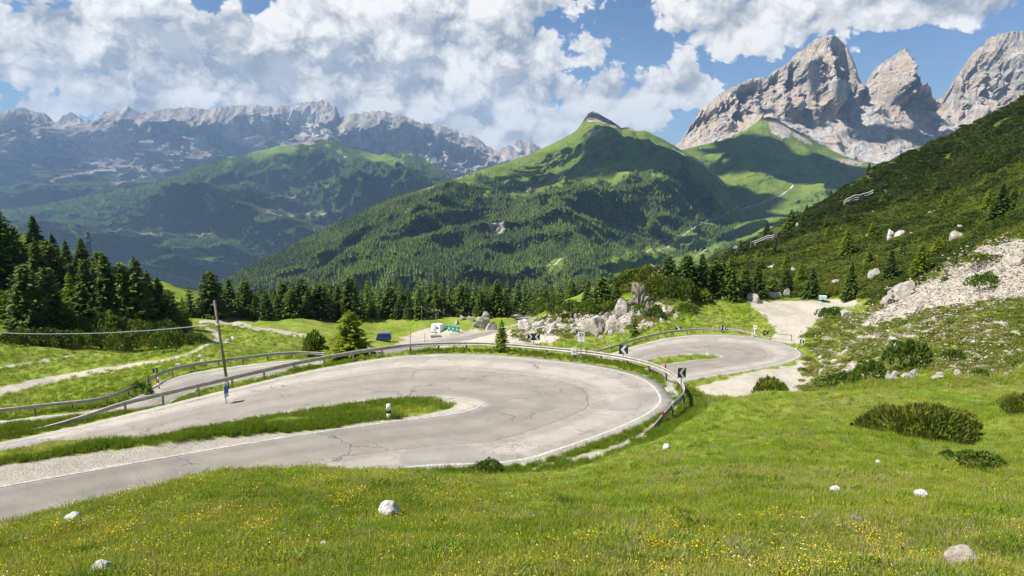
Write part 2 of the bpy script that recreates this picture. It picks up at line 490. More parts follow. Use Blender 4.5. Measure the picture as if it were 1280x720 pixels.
def m_ground(t, b):
    p = t.pos
    g, sc, dr, so, sh, fa = [t.attr(a) for a in ('gravel', 'scree', 'dry', 'soil', 'shrub', 'far')]
    n1 = t.noise(p, 1.3, 6, .62); n2 = t.noise(p, 14, 5, .7); n3 = t.noise(p, .16, 4, .55); n4 = t.noise(p, 60, 3, .6)
    grass = t.mix(t.ss(n1, .3, .72), (.110, .178, .014), (.225, .300, .030))
    grass = t.mix(t.ss(n3, .38, .66), grass, t.mix(.5, grass, (.330, .335, .075)))
    grass = t.mix(t.math('MULTIPLY', t.ss(dr, .35, .9), t.ss(n2, .35, .7)), grass, (.240, .225, .075))
    grass = t.mix(t.math('MULTIPLY', t.ss(n2, .45, .8), .45), grass, (.070, .105, .010))
    grass = t.mix(t.math('MULTIPLY', so, t.ss(n4, .4, .6, 0, .55)), grass, (.13, .085, .04))
    sn = t.noise(p, .35, 5, .6)
    shr = t.mix(t.ss(sn, .35, .65), (.030, .052, .009), (.085, .110, .015))
    c = t.mix(sh, grass, shr)
    c = t.mix(fa, c, (.018, .030, .009))
    v = t.voronoi(p, 38, out='Color'); vv = t.voronoi(p, 3.2, out='Color'); v9 = t.voronoi(p, .9, out='Color')
    sv = t.new('ShaderNodeSeparateColor'); t.put(sv.inputs[0], v)
    sv2 = t.new('ShaderNodeSeparateColor'); t.put(sv2.inputs[0], vv)
    sv3 = t.new('ShaderNodeSeparateColor'); t.put(sv3.inputs[0], v9)
    grav = t.mix(t.ss(sv.outputs[0], .1, .9), (.34, .305, .24), (.56, .515, .43))
    grav = t.mix(t.ss(n1, .45, .7, 0, .5), grav, (.34, .29, .215))
    gm = t.ss(t.math('ADD', g, t.math('MULTIPLY', t.math('SUBTRACT', n2, .5), .9)), .35, .6)
    c = t.mix(gm, c, grav)
    scr = t.mix(t.ss(sv2.outputs[0], .05, .95), (.30, .262, .20), (.56, .505, .42))
    scr = t.mix(t.ss(sv3.outputs[1], .2, .9, 0, .5), scr, (.42, .38, .30))
    thr = t.math('ADD', sc, t.math('MULTIPLY', t.math('SUBTRACT', t.math('ADD', t.math('MULTIPLY', n2, .5), t.math('MULTIPLY', t.noise(p, 3.5, 5, .7), .5)), .5), 1.9))
    sm = t.ss(thr, .46, .6)
    c = t.mix(sm, c, scr)
    h = t.math('ADD', t.math('MULTIPLY', n2, .5), t.math('MULTIPLY', sv2.outputs[1], t.math('MULTIPLY', sm, .9)))
    h = t.math('ADD', h, t.math('MULTIPLY', n1, .6))
    return {'Base Color': c, 'Normal': t.bump(h, .8, .14), 'Roughness': .95, 'Specular IOR Level': .12}
M_GROUND = mat('meadow_ground', m_ground)
me = mesh_np('ground', verts, quads, True, dict(gravel=gravel, scree=scree, dry=dry, soil=soil, shrub=shrubm, far=far), [M_GROUND])
tag(link('ground', me), kind='structure')

# ------------------------------------------------------------------ road surfaces
def m_road(t, b):
    p = t.pos; u = t.attr('across'); L = t.attr('along')
    n1 = t.noise(p, .55, 5, .6); n2 = t.noise(p, 16, 5, .8); n3 = t.noise(p, 2.6, 5, .6)
    c = t.mix(t.ss(n1, .3, .72), (.365, .328, .272), (.460, .420, .355))
    # older darker inner lane, paler outer one: u = 0 outer .. 1 inner
    lane = t.ss(t.math('ADD', u, t.math('MULTIPLY', t.math('SUBTRACT', t.noise(p, .3, 4, .5), .5), .10)), .40, .44)
    c = t.mix(t.math('MULTIPLY', lane, .9), c, t.mix(t.ss(n1, .3, .7), (.240, .215, .176), (.310, .280, .234)))
    wheel = t.math('ABSOLUTE', t.math('SINE', t.math('MULTIPLY', u, 12.6)))
    c = t.mix(t.math('MULTIPLY', t.ss(wheel, .6, 1), t.ss(n3, .25, .7, .12, .5)), c, (.19, .172, .146))
    st = t.noise(t.vmath('ADD', p, (17, 3, 0)), .9, 6, .7)
    c = t.mix(t.ss(st, .52, .72, 0, .45), c, (.19, .175, .15))
    c = t.mix(t.ss(n2, .42, .70, 0, .5), c, (.19, .175, .15))
    c = t.mix(t.ss(t.noise(p, 75, 2, .6), .58, .75, 0, .5), c, (.52, .49, .43))
    # tar joint between the two lanes and a web of cracks
    wob = t.math('ADD', u, t.math('MULTIPLY', t.math('SUBTRACT', t.noise(p, .35, 4, .6), .5), .10))
    joint = t.ss(t.math('ABSOLUTE', t.math('SUBTRACT', wob, .42)), .002, .006, .8, 0)
    joint = t.math('MULTIPLY', joint, t.ss(n3, .36, .52))
    wv = t.vmath('ADD', p, t.vmath('SCALE', t.new('ShaderNodeTexNoise').outputs['Color'], sc=.0))
    nn = t.new('ShaderNodeTexNoise'); t.put(nn.inputs['Vector'], p); nn.inputs['Scale'].default_value = 1.1; nn.inputs['Detail'].default_value = 4
    wv = t.vmath('ADD', p, t.vmath('SCALE', nn.outputs['Color'], sc=1.6))
    e = t.voronoi(wv, .30, 'DISTANCE_TO_EDGE')
    crack = t.math('MULTIPLY', t.ss(e, .004, .014, 1, 0), t.ss(t.noise(p, .22, 3, .5), .52, .58))
    e2 = t.voronoi(wv, .95, 'DISTANCE_TO_EDGE')
    crack2 = t.math('MULTIPLY', t.ss(e2, .006, .02, .8, 0), t.ss(t.noise(t.vmath('ADD', p, (31, 7, 0)), .2, 3, .5), .57, .62))
    cr = t.math('MAXIMUM', t.math('MAXIMUM', crack, crack2), joint)
    c = t.mix(t.math('MULTIPLY', cr, .8), c, (.09, .085, .078))
    # repaired patches
    pt = t.ss(t.noise(t.vmath('ADD', p, (9, 50, 0)), .16, 2, .3), .64, .66, 0, .45)
    c = t.mix(pt, c, (.24, .23, .215))
    # dust along both edges
    edge = t.math('MULTIPLY', t.ss(t.math('MINIMUM', u, t.math('SUBTRACT', 1, u)), .0, .07, 1, 0), t.ss(n3, .35, .65))
    c = t.mix(t.math('MULTIPLY', edge, .7), c, (.52, .49, .43))
    return {'Base Color': c, 'Roughness': .88, 'Specular IOR Level': .25,
            'Normal': t.bump(t.math('SUBTRACT', n2, t.math('MULTIPLY', cr, 1.2)), .35, .012)}
M_ROAD = mat('weathered_asphalt', m_road)
def m_line(t, b):
    p = t.pos
    w = t.ss(t.noise(p, 7, 5, .75), .40, .66)
    return {'Base Color': t.mix(w, (.38, .35, .31), (.66, .64, .59)), 'Roughness': .7}
M_LINE = mat('worn_white_paint', m_line)

def ribbon(A, B, u0, u1, nu, dz):
    us = np.linspace(u0, u1, nu + 1)
    return (A[:, None] * (1 - us[None, :, None]) + B[:, None] * us[None, :, None]) + np.array([0, 0, dz]), us

def build_road(name, A, B):
    nu = 14
    V, us = ribbon(A, B, 0, 1, nu, 0.0)
    n = len(A)
    # slight raised verge irregularity at the two edges
    jit = fbm(V[:, :, 0] * 1.3, V[:, :, 1] * 1.3, 2, 3)
    dirv = (B - A) / np.linalg.norm(B - A, axis=1)[:, None]
    V[:, 0] += dirv * (jit[:, :1] * .22 - .05); V[:, -1] -= dirv * (jit[:, -1:] * .22 - .05)
    V[:, 0, 2] -= .02; V[:, -1, 2] -= .02
    # skirt down at both edges so the slab has thickness
    V = np.concatenate([V[:, :1] - [0, 0, .5], V, V[:, -1:] - [0, 0, .5]], 1); us = np.concatenate([[0], us, [1]])
    m = V.shape[1]
    mid = (A + B) / 2; along = np.concatenate([[0], np.cumsum(np.linalg.norm(np.diff(mid, axis=0), axis=1))])
    ii = np.arange(n * m).reshape(n, m)
    q = np.stack([ii[:-1, :-1], ii[:-1, 1:], ii[1:, 1:], ii[1:, :-1]], -1).reshape(-1, 4)
    me = mesh_np(name, V.reshape(-1, 3), q, True, dict(across=np.tile(us, n), along=np.repeat(along, m)), [M_ROAD])
    return tag(link(name, me), kind='structure')
for k, (A, B) in ROADS.items():
    A2, B2 = A, B
    build_road('road', A, B)

def marking(A, B, off, w, i0=0, i1=None, inner=False):
    """painted line: off metres in from edge A (or B when inner)"""
    A, B = (B, A) if inner else (A, B)
    A, B = A[i0:i1], B[i0:i1]
    d = (B - A) / np.linalg.norm(B - A, axis=1)[:, None]
    P0 = A + d * off; P1 = A + d * (off + w)
    V = np.stack([P0, P1], 1) + [0, 0, .006]
    n = len(A); ii = np.arange(n * 2).reshape(n, 2)
    q = np.stack([ii[:-1, 0], ii[:-1, 1], ii[1:, 1], ii[1:, 0]], -1)
    me = mesh_np('road_marking', V.reshape(-1, 3), q, True, None, [M_LINE])
    tag(link('road_marking', me), kind='structure')
A, B = ROADS['H']
marking(A, B, .55, .17)
marking(A, B, .12, .13, inner=True)
A, B = ROADS['R']; marking(A, B, .3, .18); marking(A, B, .12, .12, inner=True)
A, B = ROADS['B']; marking(A, B, .3, .16); marking(A, B, .25, .14, inner=True)
print('roads', time.time() - T0)
# ------------------------------------------------------------------ mountains
def m_mountain(t, b):
    p = t.pos
    rock, forest, pale, tan = [t.attr(a) for a in ('rock', 'forest', 'pale', 'tan')]
    sc_ = t.attr('sc')      # texture scale of the layer (1 = nearest)
    q = t.vmath('SCALE', p, sc=.001)
    qs = t.vmath('MULTIPLY', q, (1, 1, .22))
    n1 = t.noise(q, 5, 7, .62); n2 = t.noise(q, 32, 6, .7); n3 = t.noise(q, 85, 4, .75); ns = t.noise(qs, 24, 6, .68, .3)
    # layered, streaked limestone
    sx = t.new('ShaderNodeSeparateXYZ'); t.put(sx.inputs[0], q)
    lay = t.math('SINE', t.math('ADD', t.math('MULTIPLY', sx.outputs[2], 130), t.math('MULTIPLY', n1, 22)))
    rk = t.mix(t.ss(ns, .32, .68), (.30, .265, .235), (.74, .67, .59))
    rk = t.mix(t.ss(n1, .40, .60, 0, .7), rk, (.60, .47, .345))
    rk = t.mix(t.ss(lay, .2, 1, 0, .14), rk, (.26, .24, .22))
    qv = t.vmath('MULTIPLY', q, (1, 1, .12))
    rk = t.mix(t.ss(t.noise(qv, 14, 5, .7, .4), .54, .66, 0, .45), rk, (.20, .19, .18))
    rk = t.mix(t.ss(n3, .55, .72, 0, .6), rk, (.15, .14, .125))
    rk = t.mix(t.math('MULTIPLY', t.attr('dim'), .62), rk, t.mix(t.ss(ns, .4, .6), (.10, .09, .09), (.25, .22, .20)))
    grass = t.mix(t.ss(n1, .32, .62), (.085, .140, .022), (.175, .230, .040))
    grass = t.mix(t.ss(n2, .45, .7, 0, .6), grass, (.060, .100, .018))
    grass = t.mix(t.ss(n3, .5, .75, 0, .35), grass, (.17, .19, .06))
    fo = t.mix(t.ss(n3, .38, .66), (.014, .028, .008), (.065, .105, .022))
    fo = t.mix(t.ss(n2, .4, .7, 0, .5), fo, (.075, .120, .024))
    pa = t.mix(t.ss(n2, .3, .7), (.42, .40, .37), (.66, .64, .60))
    tn = t.mix(t.ss(n2, .3, .7), (.26, .22, .14), (.34, .32, .20))
    jt = t.math('MULTIPLY', t.math('SUBTRACT', t.math('ADD', t.math('MULTIPLY', n2, .55), t.math('MULTIPLY', n3, .45)), .5), 1.6)
    fm = t.ss(t.math('ADD', forest, jt), .42, .58)
    c = t.mix(fm, grass, fo)
    c = t.mix(t.ss(t.math('ADD', tan, jt), .46, .66), c, tn)
    c = t.mix(t.ss(t.math('ADD', rock, t.math('MULTIPLY', jt, .8)), .45, .6), c, rk)
    c = t.mix(t.ss(t.math('ADD', pale, t.math('MULTIPLY', jt, .6)), .45, .6), c, pa)
    h = t.math('ADD', t.math('ADD', t.math('MULTIPLY', n2, .5), t.math('MULTIPLY', n3, .55)), t.math('MULTIPLY', ns, .8))
    n = t.new('ShaderNodeBump'); t.put(n.inputs['Height'], h); n.inputs['Strength'].default_value = .9
    t.put(n.inputs['Distance'], t.math('MULTIPLY', t.math('ADD', t.math('MULTIPLY', rock, 26), 14), 1.0))
    return {'Base Color': c, 'Normal': n.outputs[0], 'Roughness': .95, 'Specular IOR Level': .08}
M_MOUNT = mat('mountain_surface', m_mountain)

def mount(name, x0, x1, nx, rows, counts, disp, masks, back=(900, 700), label=None, jag=0.0):
    """rows: list of (pixel polyline, depth polyline) top to bottom -> a real slope at those depths"""
    px = np.linspace(x0, x1, nx)
    ys = [interp(r[0], px) for r in rows]; Ys = [interp(r[1], px) if isinstance(r[1], list) else np.full(nx, float(r[1])) for r in rows]
    if jag: ys[0] = ys[0] - (np.abs(fbm(px / 7.0, x0, 0, 4)) * 2.2 - .7) * jag
    RP, RY = [ys[0]], [Ys[0]]
    for i, c in enumerate(counts):
        for k in range(1, c + 1):
            tt = k / c
            RP.append(ys[i] * (1 - tt) + ys[i + 1] * tt); RY.append(Ys[i] * (1 - tt) + Ys[i + 1] * tt)
    RP, RY = np.array(RP), np.array(RY)
    # smooth the kinks between rows
    for _ in range(int(min(counts) // 3)):
        RP[1:-1] = (RP[:-2] + 2 * RP[1:-1] + RP[2:]) / 4; RY[1:-1] = (RY[:-2] + 2 * RY[1:-1] + RY[2:]) / 4
    PXg = np.broadcast_to(px, RP.shape)
    a, bb = ray(PXg, RP)
    X, Y, Z = a * RY, RY.copy(), bb * RY
    tpar = np.linspace(0, 1, RP.shape[0])[:, None] * np.ones(nx)
    dX, dY, dZ = disp(X, Y, Z, PXg, RP, RY - RY[0])
    X, Y, Z = X + dX, Y + dY, Z + dZ
    ms = masks(X, Y, Z, PXg, RP)
    # back side
    nb = 7
    bx, by, bz = [], [], []
    for k in range(nb, 0, -1):
        f = k / nb
        bx.append(X[0]); by.append(Y[0] + back[0] * f); bz.append(Z[0] - back[1] * f ** 1.2 + fbm(X[0] / 300, (Y[0] + back[0] * f) / 300, 0, 3) * 40 * f * (1 if k < nb else 0))
    X = np.vstack([bx, X]); Y = np.vstack([by, Y]); Z = np.vstack([bz, Z])
    at_ = {}
    for k in ('rock', 'forest', 'pale', 'tan', 'dim'):
        m = ms.get(k, np.zeros(RP.shape))
        at_[k] = np.vstack([np.repeat(m[:1], nb, 0), m]).ravel()
    n0, n1 = X.shape
    ii = np.arange(n0 * n1).reshape(n0, n1)
    q = np.stack([ii[1:, :-1], ii[1:, 1:], ii[:-1, 1:], ii[:-1, :-1]], -1).reshape(-1, 4)
    me = mesh_np(name, np.stack([X, Y, Z], -1).reshape(-1, 3), q, True, at_, [M_MOUNT])
    o = tag(link(name, me), kind='structure')
    return o, (X[nb:], Y[nb:], Z[nb:], PXg, RP, ms)

def gm(px, py, blobs):
    """soft union of elliptical patches (px,py,rx,ry,amp[,rot deg])"""
    out = np.zeros(px.shape)
    for bl in blobs:
        x, y, rx, ry, am = bl[:5]; r = R_(bl[5]) if len(bl) > 5 else 0
        u = (px - x) * math.cos(r) + (py - y) * math.sin(r); v = -(px - x) * math.sin(r) + (py - y) * math.cos(r)
        out = np.maximum(out, am * np.exp(-((u / rx) ** 2 + (v / ry) ** 2) ** 1.5))
    return out

# --- far rocky range on the left
sk_far = [(-250,160),(-120,150),(-60,155),(0,140),(10,136),(25,135),(38,136),(48,140),(56,142),(62,150),(72,152),(80,145),(88,138),(96,145),(104,150),(118,149),(126,141),(138,138),(148,136),(158,131),(163,134),(176,140),(190,139),(205,137),(222,134),(236,133),(250,134),(262,138),(280,133),(300,131),(320,130),(332,132),(345,135),(358,130),(372,128),(400,125.5),(412,129),(420,134),(424,147),(440,142),(452,140),(470,138),(482,139),(500,145),(512,147),(528,153),(545,156),(560,160),(575,165),(592,168),(600,176),(612,183),(622,188),(630,184),(636,180),(642,184),(645,176),(650,173),(656,178),(662,174),(668,180),(676,184),(690,192),(730,230),(800,260)]
mid_far = [(-250,205),(0,185),(60,195),(100,190),(160,190),(230,190),(300,190),(360,180),(420,190),(480,195),(540,205),(600,215),(680,225),(800,300)]
low_far = [(-250,260),(0,240),(100,235),(200,230),(300,225),(400,225),(560,225),(700,240),(800,320)]
def disp_far(X, Y, Z, px, py, dep):
    env = sstep(0, 900, -dep)
    q = 1 / 1500
    r1 = ridged(X * q * .62 + Z * q * .2, Y * q * .35, Z * q * .08, 6, gain=.55) - .9
    r2 = ridged(X * q * 3.4 - Z * q * .5, Y * q * 2, Z * q * .35, 5, gain=.6) - .9
    n = fbm(X / 500, Y / 500, Z / 500, 5)
    return 60 * n * env, -(r1 * 1250 * env + r2 * 210 * (env + .12)), 26 * fbm(X / 160, Y / 160, Z / 160, 4) + r2 * 34 * (env + .15)
def masks_far(X, Y, Z, px, py):
    line = interp([(-250,215),(0,205),(60,205),(100,225),(170,215),(230,212),(270,200),(330,190),(420,195),(480,205),(560,220),(620,218),(800,220)], px)
    n = fbm(px / 15, py / 22, 3, 5) * 26
    rock = sstep(10, -12, py - line + n)
    chute = ridged(px / 22 + py / 45 * np.sign(np.sin(px / 60)), py / 150, 2, 3)
    pale = gm(px, py, [(375,150,34,22,.9),(395,165,30,12,.8),(345,143,22,6,.6),(95,155,8,10,.8),(30,150,20,3,.4),(570,185,20,6,.4),(560,200,12,5,.5),(645,182,10,6,.4)])
    pale = np.maximum(pale, .8 * sstep(1.2, 1.45, chute) * sstep(150, 170, py) * sstep(240, 215, py) * sstep(.1, .3, fbm(px / 40, py / 30, 6, 2) + .25))
    forest = np.clip(.95 - sstep(0, 1, fbm(px / 18, py / 9, 9, 4) * .5 + .1) * .5, 0, 1)
    return dict(rock=rock, pale=pale, forest=forest, dim=np.clip(.8 + 1.1 * fbm(px / 11 + py / 30, py / 26, 17, 4), -.1, 1.5))
mount('mountain', -250, 800, 900, [(sk_far, 13000), (mid_far, 11800), (low_far, 9800), ([(-250,430),(800,430)], 6500)], [70, 60, 70], disp_far, masks_far, jag=1.6)

# --- green middle mountain
sk_mid = [(-250,272),(-60,268),(0,262),(40,258),(80,250),(120,243),(160,236),(190,230),(220,219),(250,207),(280,200),(310,192),(335,186),(350,181),(362,182),(374,180),(384,177),(392,176),(400,173.5),(408,175),(416,174),(430,181),(445,186),(460,190),(474,193),(490,190),(505,189),(516,191),(530,199),(545,206),(556,214),(575,232),(600,252),(680,300),(760,350)]
low_mid = [(-250,330),(0,310),(100,300),(200,290),(300,270),(400,250),(500,260),(600,300),(760,380)]
def disp_mid(X, Y, Z, px, py, dep):
    env = sstep(0, 700, -dep)
    q = 1 / 1300
    r1 = ridged(X * q, Y * q, Z * q * .5 + 4, 6) - .9
    r2 = ridged(X * q * 4, Y * q * 4, Z * q * 1.5, 4) - .9
    r3 = fbm(X / 45, Y / 45, Z / 45, 2) * 7
    return 0 * X, -(r1 * 620 * env + r2 * 130 * env), r2 * 55 * (env + .1) + r3 + 150 * env * (r1)
def masks_mid(X, Y, Z, px, py):
    n = fbm(px / 16, py / 9, 13, 4)
    forest = np.clip(1.05 - .65 * sstep(.3, .8, n) * sstep(330, 230, py), 0, 1)
    forest = np.where(py < 200 + 18 * n, forest * .8, forest)
    forest *= 1 - gm(px, py, [(340,190,30,10,1,-12),(480,200,30,8,.8,15),(360,205,26,6,.6,-20),(190,292,18,6,1,-20),(240,287,18,8,.9),(262,326,14,9,1),(222,352,24,8,1),(400,255,20,6,.6,-20)])
    tan = gm(px, py, [(365,262,34,10,1,-18),(277,260,16,6,.85,-25),(185,293,18,7,.7,-22),(241,288,17,7,.75),(345,210,12,8,.4)])
    rock = gm(px, py, [(352,241,14,9,.85),(385,178,14,5,.6),(425,190,18,6,.5,25),(325,245,6,6,.5),(60,228,30,9,.6)])
    pale = gm(px, py, [(352,240,9,6,.6)]) 
    return dict(rock=rock, forest=forest, tan=tan, pale=pale)
_, MID = mount('mountain', -250, 760, 800, [(sk_mid, [(-250,6800),(0,6800),(400,7600),(520,7000),(760,5200)]), (low_mid, [(-250,5600),(400,6300),(760,4600)]), ([(-250,450),(760,450)], 3600)], [70, 120], disp_mid, masks_mid)

# --- the rock towers at right
sk_tow = [(790,196),(830,186),(845,182),(852,176),(856,168),(862,160),(868,152),(874,140),(882,132),(890,125),(900,117),(912,109),(920,107),(930,101),(942,97),(955,95),(958,99),(964,92),(972,86),(978,84),(984,78),(988,76),(992,70),(1000,63),(1008,60),(1014,52),(1020,47),(1028,45),(1036,43.5),(1044,44),(1050,48),(1056,56),(1060,66),(1064,70),(1068,80),(1072,88),(1076,100),(1078,112),(1080.5,124),(1083,112),(1085,100),(1090,92),(1096,84),(1102,80),(1108,74),(1116,70),(1124,64),(1130,61.5),(1133,64),(1134.5,70),(1136,87),(1139.5,87),(1141,70),(1143.5,70),(1146,84),(1150,94),(1154,106),(1157,107),(1159,100),(1163,108),(1165,122),(1170,124),(1174,123),(1178,120),(1183,112),(1188,108),(1192,97),(1198,90),(1204,82),(1212,74),(1218,66),(1226,58),(1232,56),(1236,48),(1244,45),(1250,42),(1262,40),(1280,40),(1300,44),(1330,60),(1380,95),(1450,140)]
foot = [(790,204),(850,186),(900,172),(935,160),(960,148),(990,152),(1015,158),(1040,150),(1060,150),(1078,130),(1100,132),(1130,150),(1165,150),(1180,142),(1210,165),(1280,170),(1450,200)]
scr_ = [(790,215),(850,196),(930,172),(960,156),(1000,172),(1040,195),(1090,210),(1130,208),(1200,215),(1450,240)]
def disp_tow(X, Y, Z, px, py, dep):
    up = sstep(0, 140, -dep)
    h = sstep(0, 30, interp(foot, px.ravel()).reshape(px.shape) - py)      # 1 on the walls, 0 on the scree
    q = 1 / 420
    r1 = ridged(X * q + Z * q * .15, Y * q * .6, Z * q * .12, 6, gain=.55) - .9
    r2 = ridged(X * q * 3.1 - Z * q * .6, Y * q * 2, Z * q * .5, 5, gain=.62) - .9
    led = fbm(X / 400, Y / 400, Z / 38, 4)
    n = fbm(X / 60, Y / 60, Z / 60, 4)
    k = h * (.10 + .90 * up)
    return k * up * (r2 * 8 + n * 4), -(k * (r1 * 300 + r2 * 120 + led * 8 + n * 16) + (1 - h) * (ridged(X / 300, Y / 300, Z / 900, 4) - .9) * 70 * up), k * (n * 14 + r2 * 12) + 4 * n + (1 - h) * up * (ridged(X / 200, Y / 200, 1, 4) - .9) * 20
def masks_tow(X, Y, Z, px, py):
    f = interp(foot, px.ravel()).reshape(px.shape); s = interp(scr_, px.ravel()).reshape(px.shape)
    n = fbm(px / 12, py / 8, 5, 4)
    rock = np.where(py < s + 4 + n * 9, 1.0, 0.15)
    st = fbm(px / 5 + py / 9, py / 40, 8, 4)
    pale = sstep(-2, 6, py - f + n * 12) * sstep(6, -4, py - s + n * 6) * np.clip(.62 + st * .5, 0, 1) * .95
    pale = np.maximum(pale, gm(px, py, [(1078.5,121,2.2,9,1.3),(1181,118,7,5,1.2,-30),(1085,128,8,4,1),(1037,44.5,8,1.6,1.2),(1003,138,16,5,.6,20)]))
    pale *= 1 - .8 * gm(px, py, [(1010,142,8,9,1),(1130,168,20,16,.9),(1095,175,9,12,.8),(1060,170,10,12,.4)])
    return dict(rock=rock, pale=pale, forest=np.clip(.4 + n, 0, 1))
Ytop = [(790,5700),(850,5650),(930,5500),(1040,5300),(1076,5500),(1081,5750),(1086,5500),(1130,5350),(1160,5450),(1170,5700),(1190,5400),(1260,5100),(1450,5000)]
Yft = [(790,5500),(850,5420),(960,5100),(1040,5000),(1078,5300),(1130,5050),(1170,5350),(1230,4900),(1450,4800)]
mount('mountain', 790, 1450, 900, [(sk_tow, Ytop), (foot, Yft), (scr_, [(790,5100),(960,4800),(1090,4500),(1200,4500),(1450,4400)]), ([(790,300),(1450,330)], 3700)], [170, 60, 50], disp_tow, masks_tow, back=(700, 1100), jag=1.5)

# --- green saddle and valley head below the towers
sk_sad = [(740,215),(800,200),(840,190),(870,183),(900,176),(918,170),(935,160),(945,153),(953,147.5),(962,146),(972,149),(985,158),(1000,166),(1020,178),(1040,188),(1060,197),(1080,202),(1110,207),(1140,206),(1170,204),(1200,215),(1300,230),(1400,240)]
m1_sad = [(740,240),(850,215),(960,190),(1050,215),(1140,230),(1400,260)]
m2_sad = [(740,300),(850,275),(960,245),(1050,250),(1140,260),(1400,290)]
m3_sad = [(740,400),(850,350),(950,320),(1050,310),(1140,300),(1400,330)]
def disp_sad(X, Y, Z, px, py, dep):
    env = sstep(0, 600, -dep)
    r1 = ridged(X / 800, Y / 800, 2, 5) - .9
    r2 = fbm(X / 120, Y / 120, 3, 5)
    return 0 * X, -r1 * 150 * env, r1 * 40 * env + r2 * 16 * (env * .8 + .15) + fbm(X / 20, Y / 20, 0, 2) * 2.5
def masks_sad(X, Y, Z, px, py):
    n = fbm(px / 14, py / 6, 23, 4)
    forest = np.clip(.12 + n * .35, 0, .4)
    forest = np.maximum(forest, gm(px, py, [(870,300,50,18,.8,-25),(1000,292,60,8,.7,-20),(1010,262,30,5,.5,-10),(930,302,30,7,.8,-20),(800,250,60,26,.8),(1040,245,40,9,.55),(1100,235,40,14,.6),(900,320,40,9,.9,-25),(820,310,40,7,.7,-30)]))
    forest *= 1 - gm(px, py, [(940,292,26,9,1),(850,310,26,6,1,-25),(770,335,20,14,1,-30),(1000,235,60,8,.8)])
    rock = gm(px, py, [(975,160,20,9,.9,35),(1000,172,26,5,.6,30),(960,150,14,4,.5),(1060,202,40,5,.6,8)])
    path = np.zeros(px.shape)
    for ln in ([(770,315,.9),(800,312,1),(830,303,1),(850,296,1.1),(875,279,1),(895,266,1),(930,258,1),(958,250,1),(978,243,.9),(990,235,.8),(988,228,.7),(955,212,.7),(938,205,.6)],
               [(862,332,1.2),(868,322,1.2),(885,310,.9)], [(680,338,1),(700,325,1)]):
        d, w = seg_dist(px.ravel(), py.ravel(), ln)
        path = np.maximum(path, np.clip(1.35 - d / np.maximum(w, .1) * .85, 0, 1).reshape(px.shape))
    return dict(rock=rock, pale=path * .62, forest=forest, tan=gm(px, py, [(975,245,20,3,.6,-20)]))
_, SAD = mount('hill', 740, 1400, 760, [(sk_sad, [(740,4200),(960,4700),(1090,4400),(1400,4300)]), (m1_sad, [(740,3700),(960,4000),(1400,3900)]), (m2_sad, [(740,3000),(960,3300),(1400,3300)]), (m3_sad, 2200)], [60, 60, 60], disp_sad, masks_sad)

# --- the green cone with the rock cap in the middle
sk_rod = [(150,420),(200,395),(250,368),(300,341),(350,315),(400,291),(430,276),(460,262),(500,246),(530,236),(560,226),(590,216),(610,209),(640,201),(668,190),(690,180),(705,172),(718,165),(724,158),(730,149),(735,142),(740,139),(746,140),(752,144),(760,149),(770,154),(777,160),(784,159),(790,160),(795,164),(806,163),(820,170),(836,178),(850,186),(866,195),(880,205),(895,218),(905,228),(912,240),(918,252),(930,264),(945,280),(960,300),(985,330),(1020,370)]
m1_rod = [(150,430),(250,385),(350,335),(430,300),(500,270),(560,248),(620,232),(680,218),(740,205),(800,205),(850,215),(900,245),(950,300),(1020,390)]
m2_rod = [(150,440),(250,400),(350,355),(430,325),(500,300),(580,285),(660,280),(740,285),(800,290),(850,300),(900,300),(950,330),(1020,410)]
def disp_rod(X, Y, Z, px, py, dep):
    env = sstep(0, 500, -dep)
    r1 = ridged(X / 950 + .4, Y / 950, 6, 5) - .9
    r2 = ridged(X / 230, Y / 230, Z / 200, 4) - .9
    cap = gm(px, py, [(748,152,26,16,1)])
    rc = ridged(X / 70, Y / 70, Z / 160, 4) - .9
    return 0 * X, -(r1 * 190 * env + r2 * 50 * env + cap * rc * 22), r1 * 60 * env + r2 * 15 * (env + .1) + fbm(X / 30, Y / 30, Z / 30, 3) * 2.4 + cap * rc * 2
